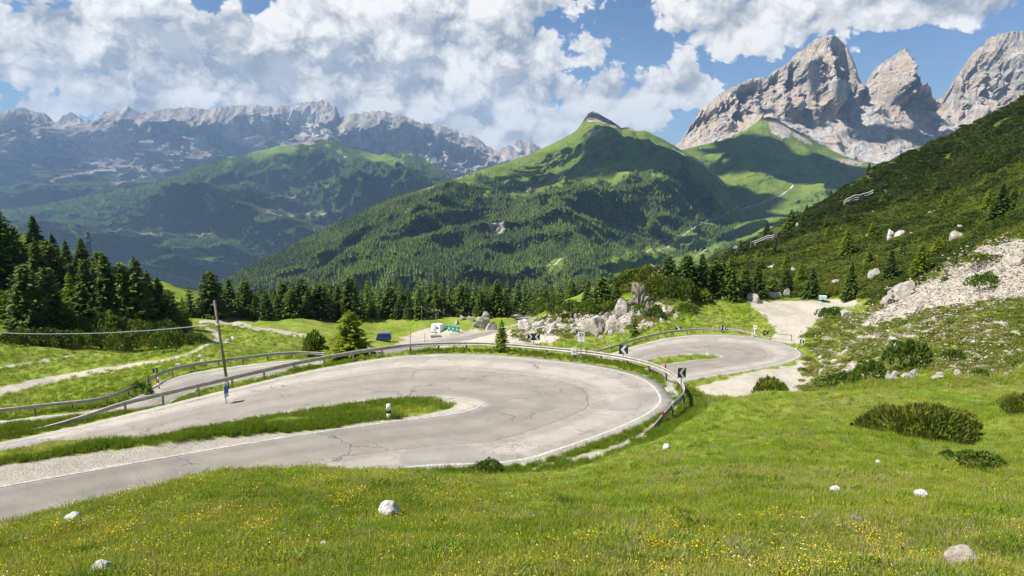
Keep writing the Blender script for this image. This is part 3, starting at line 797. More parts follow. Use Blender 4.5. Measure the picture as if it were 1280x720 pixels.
def masks_rod(X, Y, Z, px, py):
    n = fbm(px / 22, py / 11, 33, 5)
    line = interp([(150,300),(300,290),(400,262),(470,244),(520,232),(560,231),(590,238),(620,232),(650,236),(700,237),(740,232),(790,228),(830,226),(870,232),(900,245),(950,290),(1020,320)], px)
    forest = sstep(-6, 6, py - line + n * 22) * (1.0 - .15 * sstep(.2, .6, n))
    forest = np.maximum(forest, gm(px, py, [(615,224,26,7,.8,10),(655,227,20,6,.8),(830,212,40,14,.35)]))
    forest *= 1 - gm(px, py, [(693,334,15,10,1,-35),(765,345,14,14,1),(700,195,70,20,.5),(860,285,10,22,.0)])
    mv = soft_poly(px.ravel() + fbm(px / 9, py / 5, 2, 3).ravel() * 6, py.ravel() + fbm(px / 9, py / 5, 7, 3).ravel() * 4, [(755,332),(800,309),(865,284),(900,262),(912,246),(925,250),(1020,330),(1020,380),(820,370),(780,352)], 6).reshape(px.shape)
    mv *= 1 - gm(px, py, [(800,322,26,6,1,-25),(860,306,24,6,.9,-25),(960,300,40,7,.9,-15),(900,285,22,5,.8,-25),(830,338,20,8,.9)])
    forest *= 1 - .95 * mv
    rock = gm(px, py, [(748,148,17,9,1.1),(758,156,16,6,.8,25),(775,158,9,4,.8),(792,162,8,3,.8),(742,168,14,4,.6),(745,178,10,4,.4),(620,277,12,7,1),(512,267,4,7,.8),(570,222,16,4,.5),(655,298,5,5,.6),(663,228,20,3,.5),(725,255,6,12,.4),(605,225,10,3,.5),(632,222,5,4,.6)])
    pale = gm(px, py, [(620,276,9,5,.95),(511,268,3,6,.5),(655,224,16,2,.5,10)])
    path = np.zeros(px.shape)
    for ln in ([(768,316,.9),(800,312,1),(830,303,1),(850,296,1),(872,280,.9),(890,269,.9),(905,263,.9),(930,257,.8)], [(862,332,.9),(868,322,.9),(885,310,.7)], [(676,340,1.1),(690,332,1.1),(702,326,1.1),(708,322,1)], [(840,186,.7),(880,205,.7),(905,232,.6)], [(655,206,.2),(700,190,.2)]):
        d, w = seg_dist(px.ravel(), py.ravel(), ln)
        path = np.maximum(path, np.clip(1.35 - d / np.maximum(w, .1) * .85, 0, 1).reshape(px.shape))
    return dict(rock=rock, pale=np.maximum(pale, path * .6), forest=forest, tan=gm(px, py, [(770,185,26,5,.45,-15),(720,215,20,9,.35),(700,300,20,16,.2)]))
_, ROD = mount('mountain', 150, 1020, 900, [(sk_rod, [(150,1700),(250,2100),(400,2700),(560,3200),(742,3900),(850,3700),(920,3200),(1020,2600)]), (m1_rod, [(150,1600),(250,1950),(400,2400),(560,2700),(742,3000),(850,3100),(920,2800),(1020,2400)]), (m2_rod, [(150,1500),(400,1900),(560,2050),(742,2250),(900,2500),(1020,2200)]), ([(150,470),(600,430),(1020,450)], 1250)], [90, 90, 100], disp_rod, masks_rod)

# valley floor reaching the horizon
gp = [-16500, -12000, -6000, -2500, 0, 2500, 6000, 12000, 16500]
gyp = [-4500, -3000, -1000, 1100, 3000, 7000, 10000, 13000, 16500]
XX, YY = np.meshgrid(gp, gyp)
ZZ = np.full(XX.shape, -870.0)
ii = np.arange(81).reshape(9, 9)
q = np.stack([ii[:-1, :-1], ii[:-1, 1:], ii[1:, 1:], ii[1:, :-1]], -1).reshape(-1, 4)
me = mesh_np('terrain', np.stack([XX, YY, ZZ], -1).reshape(-1, 3), q, False, dict(rock=np.zeros(81), forest=np.full(81, .7), pale=np.zeros(81), tan=np.zeros(81)), [M_MOUNT])
tag(link('terrain', me), kind='structure')
print('mountains', time.time() - T0)

# ------------------------------------------------------------------ forest on the middle mountain: far, uncountable
def merge_instances(baseV, baseF, P, S, rot, tint):
    n, k = len(P), len(baseV)
    c, s = np.cos(rot), np.sin(rot)
    X = baseV[None, :, 0] * S[:, None, 0]; Yv = baseV[None, :, 1] * S[:, None, 0]; Zv = baseV[None, :, 2] * S[:, None, 1]
    V = np.stack([X * c[:, None] - Yv * s[:, None] + P[:, None, 0], X * s[:, None] + Yv * c[:, None] + P[:, None, 1], Zv + P[:, None, 2]], -1)
    Fi = baseF[None] + (np.arange(n) * k)[:, None, None]
    return V.reshape(-1, 3), Fi.reshape(-1, baseF.shape[1]), np.repeat(tint, k)

def spiky_cone(n=7, tiers=3):
    V, Fc = [], []
    for ti in range(tiers):
        z0 = .05 + ti * .28; z1 = min(1.0, z0 + .48) if ti < tiers - 1 else 1.0
        r = .26 * (1 - ti / tiers) + .05
        b = len(V); V.append((0, 0, z1))
        for k in range(n):
            a = 2 * math.pi * k / n + ti * .5
            rr_ = r * (1 if k % 2 else .72)
            V.append((rr_ * math.cos(a), rr_ * math.sin(a), z0 + (.04 if k % 2 else 0)))
        for k in range(n): Fc.append((b, b + 1 + k, b + 1 + (k + 1) % n))
    return np.array(V), np.array(Fc)
cV, cF = spiky_cone()
def m_farforest(t, b):
    r = t.attr('tint'); n = t.noise(t.pos, .004, 4, .6)
    c = t.mix(r, (.030, .054, .013), (.110, .158, .030))
    c = t.mix(t.ss(n, .42, .6, 0, .6), c, (.150, .205, .034))
    return {'Base Color': c, 'Roughness': .9, 'Specular IOR Level': .1}
M_FARF = mat('distant_conifers', m_farforest)
rs = np.random.RandomState(3)
X, Y, Z, PXg, RPg, ms = ROD
fo = ms['forest'] * (1 - np.clip(ms['rock'] * 1.3, 0, 1)) * (1 - np.clip(ms['pale'] * 2, 0, 1))
wgt = np.clip(fo, 0, 1) ** 2 * (RPg < 385)
# screen-uniform sampling of grid vertices, weighted
pw = wgt.ravel() / wgt.sum()
pick = rs.choice(pw.size, 40000, p=pw)
jx = rs.uniform(-1, 1, 40000)
P = np.stack([X.ravel()[pick] + jx * Y.ravel()[pick] / F * .6, Y.ravel()[pick] + rs.uniform(-6, 6, 40000), Z.ravel()[pick] - 1.5], 1)
hgt = rs.uniform(6, 16, 40000) * np.where(Y.ravel()[pick] > 2600, 1.1, 1)
V, Fc, tint = merge_instances(cV, cF, P, np.stack([hgt * rs.uniform(.8, 1.15, 40000), hgt], 1), rs.uniform(0, 6.3, 40000), rs.uniform(0, 1, 40000) ** 1.5)
allV, allF, allT = [V], [Fc], [tint]; off_ = len(V)
for (X, Y, Z, PXg, RPg, ms), cnt, lo_, hi_, ymax in ((MID, 15000, 12, 24, 350), (SAD, 4000, 9, 18, 330)):
    wgt = np.clip(ms['forest'] - .2, 0, 1) ** 2 * (1 - np.clip(ms['rock'] * 1.3, 0, 1)) * (RPg < ymax)
    pick = rs.choice(wgt.size, cnt, p=wgt.ravel() / wgt.sum())
    P = np.stack([X.ravel()[pick] + rs.uniform(-1, 1, cnt) * Y.ravel()[pick] / F * .6, Y.ravel()[pick] + rs.uniform(-8, 8, cnt), Z.ravel()[pick] - 2], 1)
    hgt = rs.uniform(lo_, hi_, cnt)
    V, Fc, tint = merge_instances(cV, cF, P, np.stack([hgt * 1.5, hgt], 1), rs.uniform(0, 6.3, cnt), rs.uniform(0, .7, cnt))
    allV.append(V); allF.append(Fc + off_); allT.append(tint); off_ += len(V)
me = mesh_np('forest', np.vstack(allV), np.vstack(allF), False, dict(tint=np.concatenate(allT)), [M_FARF])
tag(link('forest', me), 'distant conifer forest covering the green mountains beyond the valley', 'forest', kind='stuff')
print('forest', time.time() - T0)

# ------------------------------------------------------------------ unseen cloud shapes added overhead to throw the patches of shade on the ranges
def m_cloud(t, b): return {'Base Color': (.9, .9, .9, 1), 'Roughness': 1, 'Specular IOR Level': 0}
M_CLOUD = mat('cloud_white', lambda t, b: {'Base Color': t.mix(t.noise(t.pos, .002, 3), (.82, .84, .88), (.95, .95, .95)), 'Roughness': 1.0})
import bmesh
def ico(sub):
    bm = bmesh.new(); bmesh.ops.create_icosphere(bm, subdivisions=sub, radius=1)
    V = np.array([v.co[:] for v in bm.verts]); Fi = np.array([[v.index for v in f.verts] for f in bm.faces]); bm.free()
    return V, Fi
icoV5, icoF5 = ico(5); icoV3, icoF3 = ico(3); icoV2, icoF2 = ico(2); icoV4, icoF4 = ico(4)
SUN_EL, SUN_AZ = R_(52), math.atan2(-.95, -.28)     # azimuth measured from +Y towards +X
sd = np.array([math.sin(SUN_AZ) * math.cos(SUN_EL), math.cos(SUN_AZ) * math.cos(SUN_EL), math.sin(SUN_EL)])
def shade_cloud(target, rx, ry, h=4300, seed=0, rot=0):
    c = np.array(target, float); c = c + sd * (h - c[2]) / sd[2]
    V = icoV5.copy()
    n = fbm(V[:, 0] * 1.6 + seed, V[:, 1] * 1.6, V[:, 2] * 1.6, 5)
    V = V * (1 + .55 * n)[:, None]
    V[:, 2] = np.where(V[:, 2] < 0, V[:, 2] * .25, V[:, 2])
    x, y = V[:, 0] * rx, V[:, 1] * ry
    ca, sa = math.cos(rot), math.sin(rot)
    V = np.stack([x * ca - y * sa, x * sa + y * ca, V[:, 2] * min(rx, ry) * .5], 1)
    me = mesh_np('shade_cloud', V, icoF5, True, None, [M_CLOUD])
    tag(link('shade_cloud', me, None, c), 'added unseen cloud', 'shade_cloud', kind='stuff')
SHADE_CLOUDS = [  # (px, py, depth, rx, ry, rot)
    (820,215,3250,430,260,.2), (665,215,3050,200,110,.3), (915,275,3000,240,180,0),
    (1080,225,3900,760,340,0), (960,205,4150,300,300,0),(990,165,4700,150,110,0),
    (1035,125,5200,120,70,.4), (752,152,3820,95,60,0), (950,125,5200,60,60,0), (1150,190,4950,380,110,0), (1240,170,4850,260,100,0), (1010,160,5050,150,60,0),
    (235,170,12000,1100,420,0), (25,180,12000,600,500,0), (520,175,11800,450,260,0),(60,250,8000,900,600,0),(480,178,11600,600,500,0),(560,195,11000,500,600,.4),
    (490,270,5600,420,300,0),(300,265,6200,300,240,0)]
for i, c in enumerate(SHADE_CLOUDS):
    shade_cloud(at(c[0], c[1], Y=c[2]), c[3], c[4], seed=i * 7.7, rot=c[5])
# ------------------------------------------------------------------ plant materials
def leafmat(name, dark, light, yellow=None, rough=.65, trans=.25, scale=.25):
    m = bpy.data.materials.new(name); m.use_nodes = True
    t = NT(m.node_tree); b = t.n['Principled BSDF']
    r = t.rnd; n = t.noise(t.pos, scale, 4, .6); n2 = t.noise(t.pos, scale * 9, 3, .7)
    c = t.mix(t.math('ADD', t.math('MULTIPLY', r, .45), t.math('MULTIPLY', t.ss(n2, .3, .7), .55)), dark, light)
    if yellow: c = t.mix(t.ss(n, .42, .60, 0, .85), c, yellow)
    t.put(b.inputs['Base Color'], c); b.inputs['Roughness'].default_value = rough; b.inputs['Specular IOR Level'].default_value = .2
    tr = t.new('ShaderNodeBsdfTranslucent'); t.put(tr.inputs[0], t.mix(.5, c, light))
    mx = t.new('ShaderNodeMixShader'); mx.inputs[0].default_value = trans
    t.l.new(b.outputs[0], mx.inputs[1]); t.l.new(tr.outputs[0], mx.inputs[2]); t.l.new(mx.outputs[0], t.n['Material Output'].inputs[0])
    return m
M_DARKCON = leafmat('dark_needles', (.040, .076, .014), (.150, .215, .034), trans=.15)
M_MIDCON = leafmat('mid_needles', (.062, .105, .015), (.180, .245, .032), trans=.2)
M_LARCH = leafmat('larch_needles', (.160, .225, .016), (.340, .400, .034), trans=.5)
M_PINE = leafmat('dwarf_pine_needles', (.034, .058, .011), (.125, .170, .024), (.175, .205, .026), scale=.05, trans=.2)
M_SHADEPINE = leafmat('shaded_dwarf_pine_needles', (.022, .040, .009), (.070, .100, .017), (.085, .110, .018), scale=.05, trans=.2)  # darker copy of the pine needles, upper slope's shading put into the colour
M_NPINE = leafmat('near_dwarf_pine_needles', (.060, .085, .014), (.200, .240, .032), (.240, .260, .035), trans=.3, scale=.8)
M_WEED = leafmat('weed_leaves', (.130, .170, .022), (.280, .330, .050), (.34, .33, .10), trans=.4)
M_BUSH = leafmat('bush_leaves', (.060, .100, .014), (.150, .215, .028), trans=.35)
M_BARK = mat('bark', lambda t, b: {'Base Color': t.mix(t.noise(t.pos, 6, 5, .7), (.05, .035, .025), (.16, .12, .09))})
M_GRASS = leafmat('grass_blades', (.165, .225, .018), (.295, .375, .032), (.385, .400, .055), trans=.4, scale=.5)
M_DRYGR = leafmat('dry_grass_blades', (.30, .28, .10), (.46, .41, .19), trans=.35, scale=.5)
M_TALL = leafmat('lush_grass_blades', (.110, .185, .012), (.240, .320, .028), trans=.35, scale=.5)
M_YEL = mat('yellow_petals', None, (.85, .60, .02), .6)
M_WHT = mat('white_petals', None, (.8, .8, .75), .6)
rng = np.random.RandomState(11)

def quads_mesh(name, C, A, B, mt, extra=None):
    """diamond shaped sprays: centre C, half axes A and B"""
    n = len(C)
    V = np.stack([C - A, C + B - A * .1, C + A, C - B - A * .1], 1).reshape(-1, 3)
    return mesh_np(name, V, np.arange(n * 4).reshape(n, 4), False, None, [mt])

def crown(seed, mt, H=1.0, r=.2, nw=26, nb=8, ns=7, z0=.06, shape=.85, droop=.25, dens=1.0, fat=1.0, bulge=0):
    g = np.random.RandomState(seed)
    Cs, As, Bs = [], [], []
    for w in range(nw):
        f = (w + g.rand() * .6) / nw
        z = z0 + (1 - z0) * f
        prof = (1 - f) ** shape
        if bulge: prof = np.sin(np.clip(f * .86 + .14, 0, 1) * math.pi) ** .6 * (1 - f * .25)
        k = max(3, int(nb * (.55 + .6 * (1 - f))))
        a0 = g.rand() * 6.28
        for b in range(k):
            a = a0 + 6.28 * b / k + g.normal() * .25
            L = r * prof * g.uniform(.62, 1.18) + .012
            if g.rand() > dens: continue
            d = np.array([math.cos(a), math.sin(a), 0]); lat = np.array([-math.sin(a), math.cos(a), 0])
            m = max(2, int(ns * (.35 + .65 * prof)))
            tt = (np.arange(m) + g.rand(m)) / m * .85 + .18
            for q in tt:
                zz = z - droop * L * q + .22 * L * max(0, q - .6) + (.25 * L * q if f > .75 else 0)
                c = d * L * q + np.array([0, 0, zz])
                s = r * .26 * (.55 + .6 * prof) * g.uniform(.6, 1.25) * fat
                side = g.normal() * .75
                ax = d * math.cos(side) + lat * math.sin(side) + np.array([0, 0, g.normal() * .28 - .12])
                ax /= np.linalg.norm(ax)
                bx = np.cross(ax, np.array([g.normal() * .5, g.normal() * .5, 1])); bx /= np.linalg.norm(bx)
                Cs.append(c + g.normal(size=3) * r * .035); As.append(ax * s); Bs.append(bx * s * .42)
    # leader
    for q in range(5):
        Cs.append((0, 0, .97 + q * .008)); a = g.rand() * 6.28
        As.append(np.array([math.cos(a) * .2, math.sin(a) * .2, .9]) * r * .16); Bs.append(np.array([-math.sin(a), math.cos(a), 0]) * r * .05)
    return quads_mesh('crown', np.array(Cs), np.array(As), np.array(Bs), mt)

def trunk_mesh(r=.018, top=.93, seed=0):
    g = np.random.RandomState(seed); m = MB()
    pts = [(g.normal() * .004 * i, g.normal() * .004 * i, -.04 + (top + .04) * i / 6) for i in range(7)]
    m.tube(pts, r, 8, r * .15)
    for k in range(8):      # dead lower limbs
        a = g.rand() * 6.28; z = g.uniform(.04, .35); L = g.uniform(.05, .12)
        m.tube([(0, 0, z), (math.cos(a) * L, math.sin(a) * L, z + .01)], r * .25, 4, r * .05, False)
    return m.mesh('trunk', M_BARK, True)

TREEK = {}
def reg(kind, n, **kw):
    TREEK[kind] = [(crown(100 * len(TREEK) + i, **kw), trunk_mesh(seed=i, r=.02 if kw.get('r', .2) > .16 else .013)) for i in range(n)]
reg('spruce', 4, mt=M_DARKCON, r=.24, nw=38, nb=13, ns=14, fat=.72)
reg('stonepine', 4, mt=M_DARKCON, r=.32, nw=32, nb=14, ns=16, shape=.5, droop=.05, z0=.04, fat=.6)
reg('midspruce', 3, mt=M_MIDCON, r=.26, nw=38, nb=13, ns=14, droop=.3, fat=.72)
reg('larch', 4, mt=M_LARCH, r=.26, nw=32, nb=12, ns=10, dens=.95, droop=.1, fat=.75, shape=.7)
reg('smallspruce', 3, mt=M_MIDCON, r=.24, nw=16, nb=8, ns=5, fat=1.15)
reg('smalldark', 4, mt=M_DARKCON, r=.22, nw=17, nb=8, ns=5, fat=1.25)
NAMES = {'spruce': ('spruce_tree', 'spruce'), 'stonepine': ('stone_pine', 'pine'), 'midspruce': ('spruce_tree', 'spruce'), 'larch': ('larch_tree', 'larch'), 'smallspruce': ('spruce_tree', 'spruce'), 'smalldark': ('spruce_tree', 'spruce')}
TREES = 0
def tree(kind, loc, h, label, group=None, wid=1.0):
    global TREES
    TREES += 1
    nm, cat = NAMES[kind]
    cr, tr = TREEK[kind][TREES % len(TREEK[kind])]
    o = empty(nm, (loc[0], loc[1], loc[2] - .02 * h), label, cat, group, rng.rand() * 6.28)
    o.scale = (h * wid, h * wid, h)
    link('crown', cr, o); link('trunk', tr, o)
    return o
def tree_px(kind, px, base, top, label, group=None, wid=1.0, Y=None):
    g = on_ground(px, base, Y)
    h = (base - top) * g[1] / F / .99
    if Y is not None:      # top fixed through the pixel row at this depth
        h = at(px, top, Y=g[1])[2] - g[2]
    return tree(kind, g, max(h, .8), label, group, wid)

# left wood
LW = 'trees of the wood at the left'
L_ = [('stonepine',4,352,262,'huge dark stone pine at the left edge, tallest top of the left wood',.95,120),
 ('spruce',48,345,269,'pointed green spruce rising above the left wood beside the huge pine',1.15,140),
 ('stonepine',22,350,282,'dark pine between the huge edge pine and the pointed spruce',.8,135),
 ('spruce',70,350,291,'dark spruce right of the pointed spruce in the left wood',1.1,140),
 ('spruce',86,352,300,'narrow dark spruce on the crest of the left wood',1.1,145),
 ('midspruce',106,358,297,'broad spruce in front of the lattice pylon',1.25,140),
 ('stonepine',128,372,312,'rounded dark pine below the lattice pylon',1.0,135),
 ('stonepine',38,416,330,'very broad dark stone pine standing low at the meadow edge on the left',1.0,112),
 ('stonepine',64,416,334,'second broad dark pine at the meadow edge, right of the widest one',.9,114),
 ('larch',92,408,340,'bright green larch among dark pines in the left wood',.9,116),
 ('midspruce',112,414,324,'mid green spruce right of the bright larch in the left wood',1.05,117),
 ('spruce',138,418,316,'tall full spruce in the middle of the left wood',1.2,118),
 ('midspruce',176,424,321,'large lit spruce with drooping boughs near the right end of the left wood',1.2,112),
 ('stonepine',158,420,328,'dark pine behind the large lit spruce',.8,118),
 ('spruce',202,420,346,'dark spruce at the right end of the left wood',1.3,114),
 ('stonepine',214,424,362,'low dark pine closing the right end of the left wood',1.0,114),
 ('spruce',190,422,338,'dark spruce squeezed between the large lit spruce and the wood end',1.1,118),
 ('smallspruce',40,412,392,'small bright young spruce at the foot of the broad dark pines',1.2,100),
 ('larch',-14,400,330,'larch at the very left edge of the photo',1.0,110),
 ('spruce',8,352,290,'dark spruce under the huge edge pine',1.2,128),
 ('larch',6,398,362,'pale larch bush at the left edge above the meadow',1.4,108)]
for k, px, b, tp, lab, wd, Y in L_: tree_px(k, px, b, tp, lab, LW, wd, Y)
for i in range(34):     # the rest of the left wood, up the bank behind
    px = rng.uniform(-20, 205); base = interp([(-20,345),(60,352),(120,372),(205,405)], px) + rng.uniform(-4, 26); top = interp([(-20,272),(60,300),(120,325),(205,352)], px) + rng.uniform(-4, 26)
    tree_px(['spruce', 'stonepine', 'spruce', 'midspruce'][i % 4], px, base, top, 'dark conifer standing deep in the left wood', 'conifers deep in the left wood', rng.uniform(1, 1.3), rng.uniform(128, 150))
# trees between wood and belt
for k, px, b, tp, lab, wd, Y in [('smalldark',238,396,352,'small pine just right of the left wood',1.1,190),('stonepine',265,397,338,'broad dark pine standing forward of the belt behind the leaning pole',1.1,185),
  ('spruce',288,396,348,'dark spruce right of the broad forward pine',1.3,188),('stonepine',308,396,350,'rounded dark pine right of the leaning pole',1.0,186),('larch',332,398,368,'bright little larch in front of the dark belt',.9,180),
  ('spruce',357,393,354,'pointed spruce at the left end of the belt',1.1,190),('spruce',345,394,362,'low spruce at the left end of the belt',1.2,200),('larch',230,412,372,'thin larch at the wood edge beside the path',1.0,130)]:
    tree_px(k, px, b, tp, lab, LW if px < 260 else 'trees at the edge of the valley belt', wd, Y)
# belt: rows of dark conifers across the valley
nb_ = 0
for row, (b0, y0, hpx, stepx) in enumerate([(398, 205, 33, 13), (394, 225, 37, 12), (389, 255, 36, 11), (384, 290, 32, 10), (380, 340, 26, 9)]):
    px = 318 + row * 3
    while px < 800:
        b = b0 - (6 if 590 < px < 700 and row < 1 else 0)
        skip = (row == 0 and (530 < px < 700)) or (row <= 1 and 690 < px < 800 and rng.rand() < .5)
        if not skip:
            h = hpx * rng.uniform(.6, 1.28); top = b - h
            big = row <= 1
            kk = ['smalldark', 'stonepine', 'stonepine', 'spruce', 'midspruce', 'smallspruce'][rng.randint(6)] if big else ['smalldark', 'smallspruce', 'smallspruce'][rng.randint(3)]
            g = on_ground(px, b, y0 * rng.uniform(.93, 1.07))
            hh = max(5, at(px, top, Y=g[1])[2] - g[2])
            tree(kk, g, min(hh, 19), 'dark conifer in the dense belt of trees across the valley', 'conifers of the dense valley belt', rng.uniform(.95, 1.35))
            nb_ += 1
        px += stepx * rng.uniform(.65, 1.4)
print('belt', nb_)
# right: trees round the gravel lot and on the slope
Rt = [('stonepine',858,368,318,'broad dark pine on the knoll behind the outcrop',1.2,150),('stonepine',835,362,320,'olive pine on top of the outcrop knoll',1.2,148),('spruce',876,370,316,'dark spruce behind the grassy knoll',1.2,150),
 ('stonepine',893,372,325,'rounded pine behind the grassy knoll',1.1,145),('midspruce',912,374,318,'tall spruce with dark skirts at the knoll edge',1.0,140),('spruce',902,372,320,'dark spruce touching the tall spruce at the knoll edge',1.1,142),
 ('midspruce',930,372,330,'olive spruce left of the gravel lot',1.2,146),('spruce',946,370,326,'dark spruce behind the white boulders by the gravel lot',1.2,148),('smallspruce',965,368,334,'shorter spruce behind the gravel lot',1.2,150),('stonepine',982,366,336,'round pine behind the gravel lot',1.1,155),
 ('spruce',1014,373,334,'dark spruce standing beside the pale blue trailer',1.3,132),('larch',1000,355,330,'thin larch on the slope above the gravel lot',1.2,160),('midspruce',1062,374,326,'olive spruce right of the pale blue trailer',.95,134),
 ('larch',1058,322,284,'yellow green larch alone on the lower slope',1.1,200),('spruce',1112,350,312,'dark spruce among boulders in the middle of the slope',1.2,160),('larch',1150,346,303,'bright green larch right of the slope boulders',1.2,145),
 ('larch',1172,318,296,'small bright larch bush on the slope',1.6,150),('spruce',1250,274,228,'dark spruce high on the slope near the right edge',1.3,185),('larch',1234,268,236,'yellow green larch next to the high dark spruce',1.2,190),('midspruce',1266,262,230,'spruce at the upper right edge of the slope',1.1,200),
 ('larch',1180,262,240,'pale larch in the upper slope scrub',1.2,220),('midspruce',988,290,262,'spruce on the shoulder of the slope before the valley',1.6,260),('spruce',1002,286,268,'second spruce on the slope shoulder',1.5,265),('larch',1035,300,282,'small larch on the dark part of the slope',1.3,240),
 ('larch',1090,300,276,'larch in the scrub above the boulders',1.2,210),('spruce',1038,250,238,'tiny dark spruce on the skyline',1.3,320),('spruce',1086,214,203,'little spruce breaking the skyline of the slope',1.3,340),('spruce',1099,212,206,'smallest spruce on the skyline of the slope',1.3,340),('spruce',1008,266,255,'tiny spruce low on the skyline',1.4,310),
 ('spruce',958,296,276,'spruce where the skyline of the slope meets the valley',1.2,290),('midspruce',925,318,300,'spruce at the foot of the slope skyline',1.3,280),('spruce',968,322,302,'dark spruce in the scrub near the slope foot',1.3,240),
 ('stonepine',752,386,346,'spreading pine left of the leaning outcrop',1.3,165),('midspruce',735,382,350,'olive spruce behind the rock pile',1.2,175),('spruce',770,384,352,'dark spruce behind the leaning outcrop',1.3,160),('spruce',716,386,352,'dark spruce at the right end of the valley belt',1.2,190),
 ('smallspruce',793,420,384,'small neat spruce standing among the boulders',.85,108),('larch',747,405,392,'tiny larch sprout between the boulders',1.2,118),
 ('larch',438,443,388,'bright yellow green larch beside the guard rail',1.7,62),('larch',627,438,399,'slim young larch behind the hairpin rail',1.0,63),('smalldark',187,497,470,'dark little spruce bush at the bend of the lower road',1.2,57),
 ('larch',392,447,420,'small leafy shrub tree left of the bright larch',1.9,66),('smallspruce',1180,352,330,'small spruce at the top of the scree',1.2,125)]
for k, px, b, tp, lab, wd, Y in Rt: tree_px(k, px, b, tp, lab, None, wd, Y)
for i in range(26):     # scattered unnamed conifers in the scrub
    px = rng.uniform(880, 1270); lo = interp([(880,345),(960,345),(1070,350),(1150,325),(1280,285)], px); hi = interp([(880,330),(960,296),(1100,214),(1280,130)], px)
    py = rng.uniform(hi + (lo - hi) * .25, lo)
    g = on_ground(px, py)
    tree(['smallspruce', 'larch', 'smalldark'][i % 3], g, rng.uniform(2.5, 5.5), 'small conifer poking out of the dwarf pine scrub on the slope', 'small conifers in the slope scrub', rng.uniform(1, 1.3))
print('trees', TREES, time.time() - T0)

# ------------------------------------------------------------------ shrubs
def shrub_mesh(seed, mt, n=900, h=.55, blade=.16, wid=.035, up=.75):
    """unit-radius mound of upright needle tufts"""
    g = np.random.RandomState(seed)
    a = g.rand(n) * 6.28; rr_ = np.sqrt(g.rand(n)) * .97
    lob = 1 + .22 * np.sin(a * 3 + g.rand() * 6) + .13 * np.sin(a * 7 + g.rand() * 6)
    x, y = rr_ * np.cos(a) * lob, rr_ * np.sin(a) * lob
    top = h * np.sqrt(np.clip(1 - rr_ ** 2, 0, 1)) * (1 + .35 * pn(x * 2.2 + seed, y * 2.2, 0)) + .04
    z = top * (1 - .45 * g.rand(n) ** 1.8)
    C = np.stack([x, y, z], 1)
    out = np.stack([x * .7, y * .7, np.full(n, up)], 1) + g.normal(size=(n, 3)) * .28
    out /= np.linalg.norm(out, axis=1)[:, None]
    s = blade * g.uniform(.6, 1.25, n)[:, None]
    bx = np.cross(out, g.normal(size=(n, 3))); bx /= np.linalg.norm(bx, axis=1)[:, None]
    return quads_mesh('foliage', C, out * s * .5, bx * wid * g.uniform(.7, 1.4, n)[:, None], mt)
SH_NEAR = [shrub_mesh(i, M_NPINE, 4200, .55, .15, .020, .9) for i in range(2)] + [shrub_mesh(5, M_NPINE, 900, .6, .26, .05, .8)]
SH_MID = [shrub_mesh(10 + i, M_PINE, 1800, .6, .11, .05, .45) for i in range(3)]
SH_BUSH = [shrub_mesh(20 + i, M_BUSH, 900, .75, .17, .05, .5) for i in range(3)]
def bush(nm, cat, me_, px, base, wpx, hpx, label, Y=None, group=None, dep=.8):
    g = on_ground(px, base, Y); s = wpx * g[1] / F / 2
    o = link(nm, me_, None, (g[0], g[1] + s * dep * .4, g[2] - .04 * s)); tag(o, label, cat, group)
    hz = hpx * g[1] / F / .62
    o.scale = (s, s * dep, hz); o.rotation_euler = (0, 0, rng.uniform(-.3, .3))
    return o
for a in [(SH_NEAR[0],1163,551,156,46,'wide dark dwarf pine mound on the right meadow',None,.55),(SH_NEAR[1],1282,517,58,25,'dwarf pine cut by the right edge of the photo',None,.7),
          (SH_NEAR[2],966,487,42,21,'olive dwarf pine at the meadow crest beside the gravel',40,.8)]:
    bush('dwarf_pine', 'shrub', *a[:5], a[5], a[6], None, a[7])
SMB = [(SH_BUSH[0],610,592,44,13,'round grass tussock bush on the verge above the near road',23.2),(SH_BUSH[1],1142,463,64,30,'large green bush at the foot of the scree',62),(SH_BUSH[2],1235,363,42,17,'green bush on the scree near the right edge',88),
  (SH_BUSH[0],1060,486,62,15,'low green brown bush behind the meadow crest',66),(SH_BUSH[1],1092,480,44,24,'dense green bush behind the meadow crest',64),(SH_BUSH[2],392,448,32,26,'leafy bush by the guard rail left of the larch',64),
  (SH_BUSH[1],655,428,20,7,'weedy green clump below the twin chevron boards',70),(SH_BUSH[0],577,392,15,8,'pale green willow bush where the far road bends',225),(SH_BUSH[2],1043,400,40,12,'low bush between gravel lot and scree',104),
  (SH_BUSH[1],1228,472,22,9,'small green bush in the lower rubble',50),(SH_BUSH[0],1186,572,18,8,'little dark shrub on the meadow below the wide mound',20),(SH_BUSH[2],1228,586,66,16,'flat olive juniper mat on the right meadow',17.5),
  (SH_BUSH[0],820,400,26,14,'bush on the grassy side of the boulder slope',112),(SH_BUSH[1],1195,452,30,12,'green bush in the lower scree',54),(SH_BUSH[2],860,392,30,10,'fresh green bush on the knoll meadow',125),(SH_BUSH[0],172,492,24,12,'bright bush beside the little dark spruce',60)]
for m_, px, b, w_, h_, lab, Y in SMB: bush('bush', 'bush', m_, px, b, w_, h_, lab, Y)
k = 0
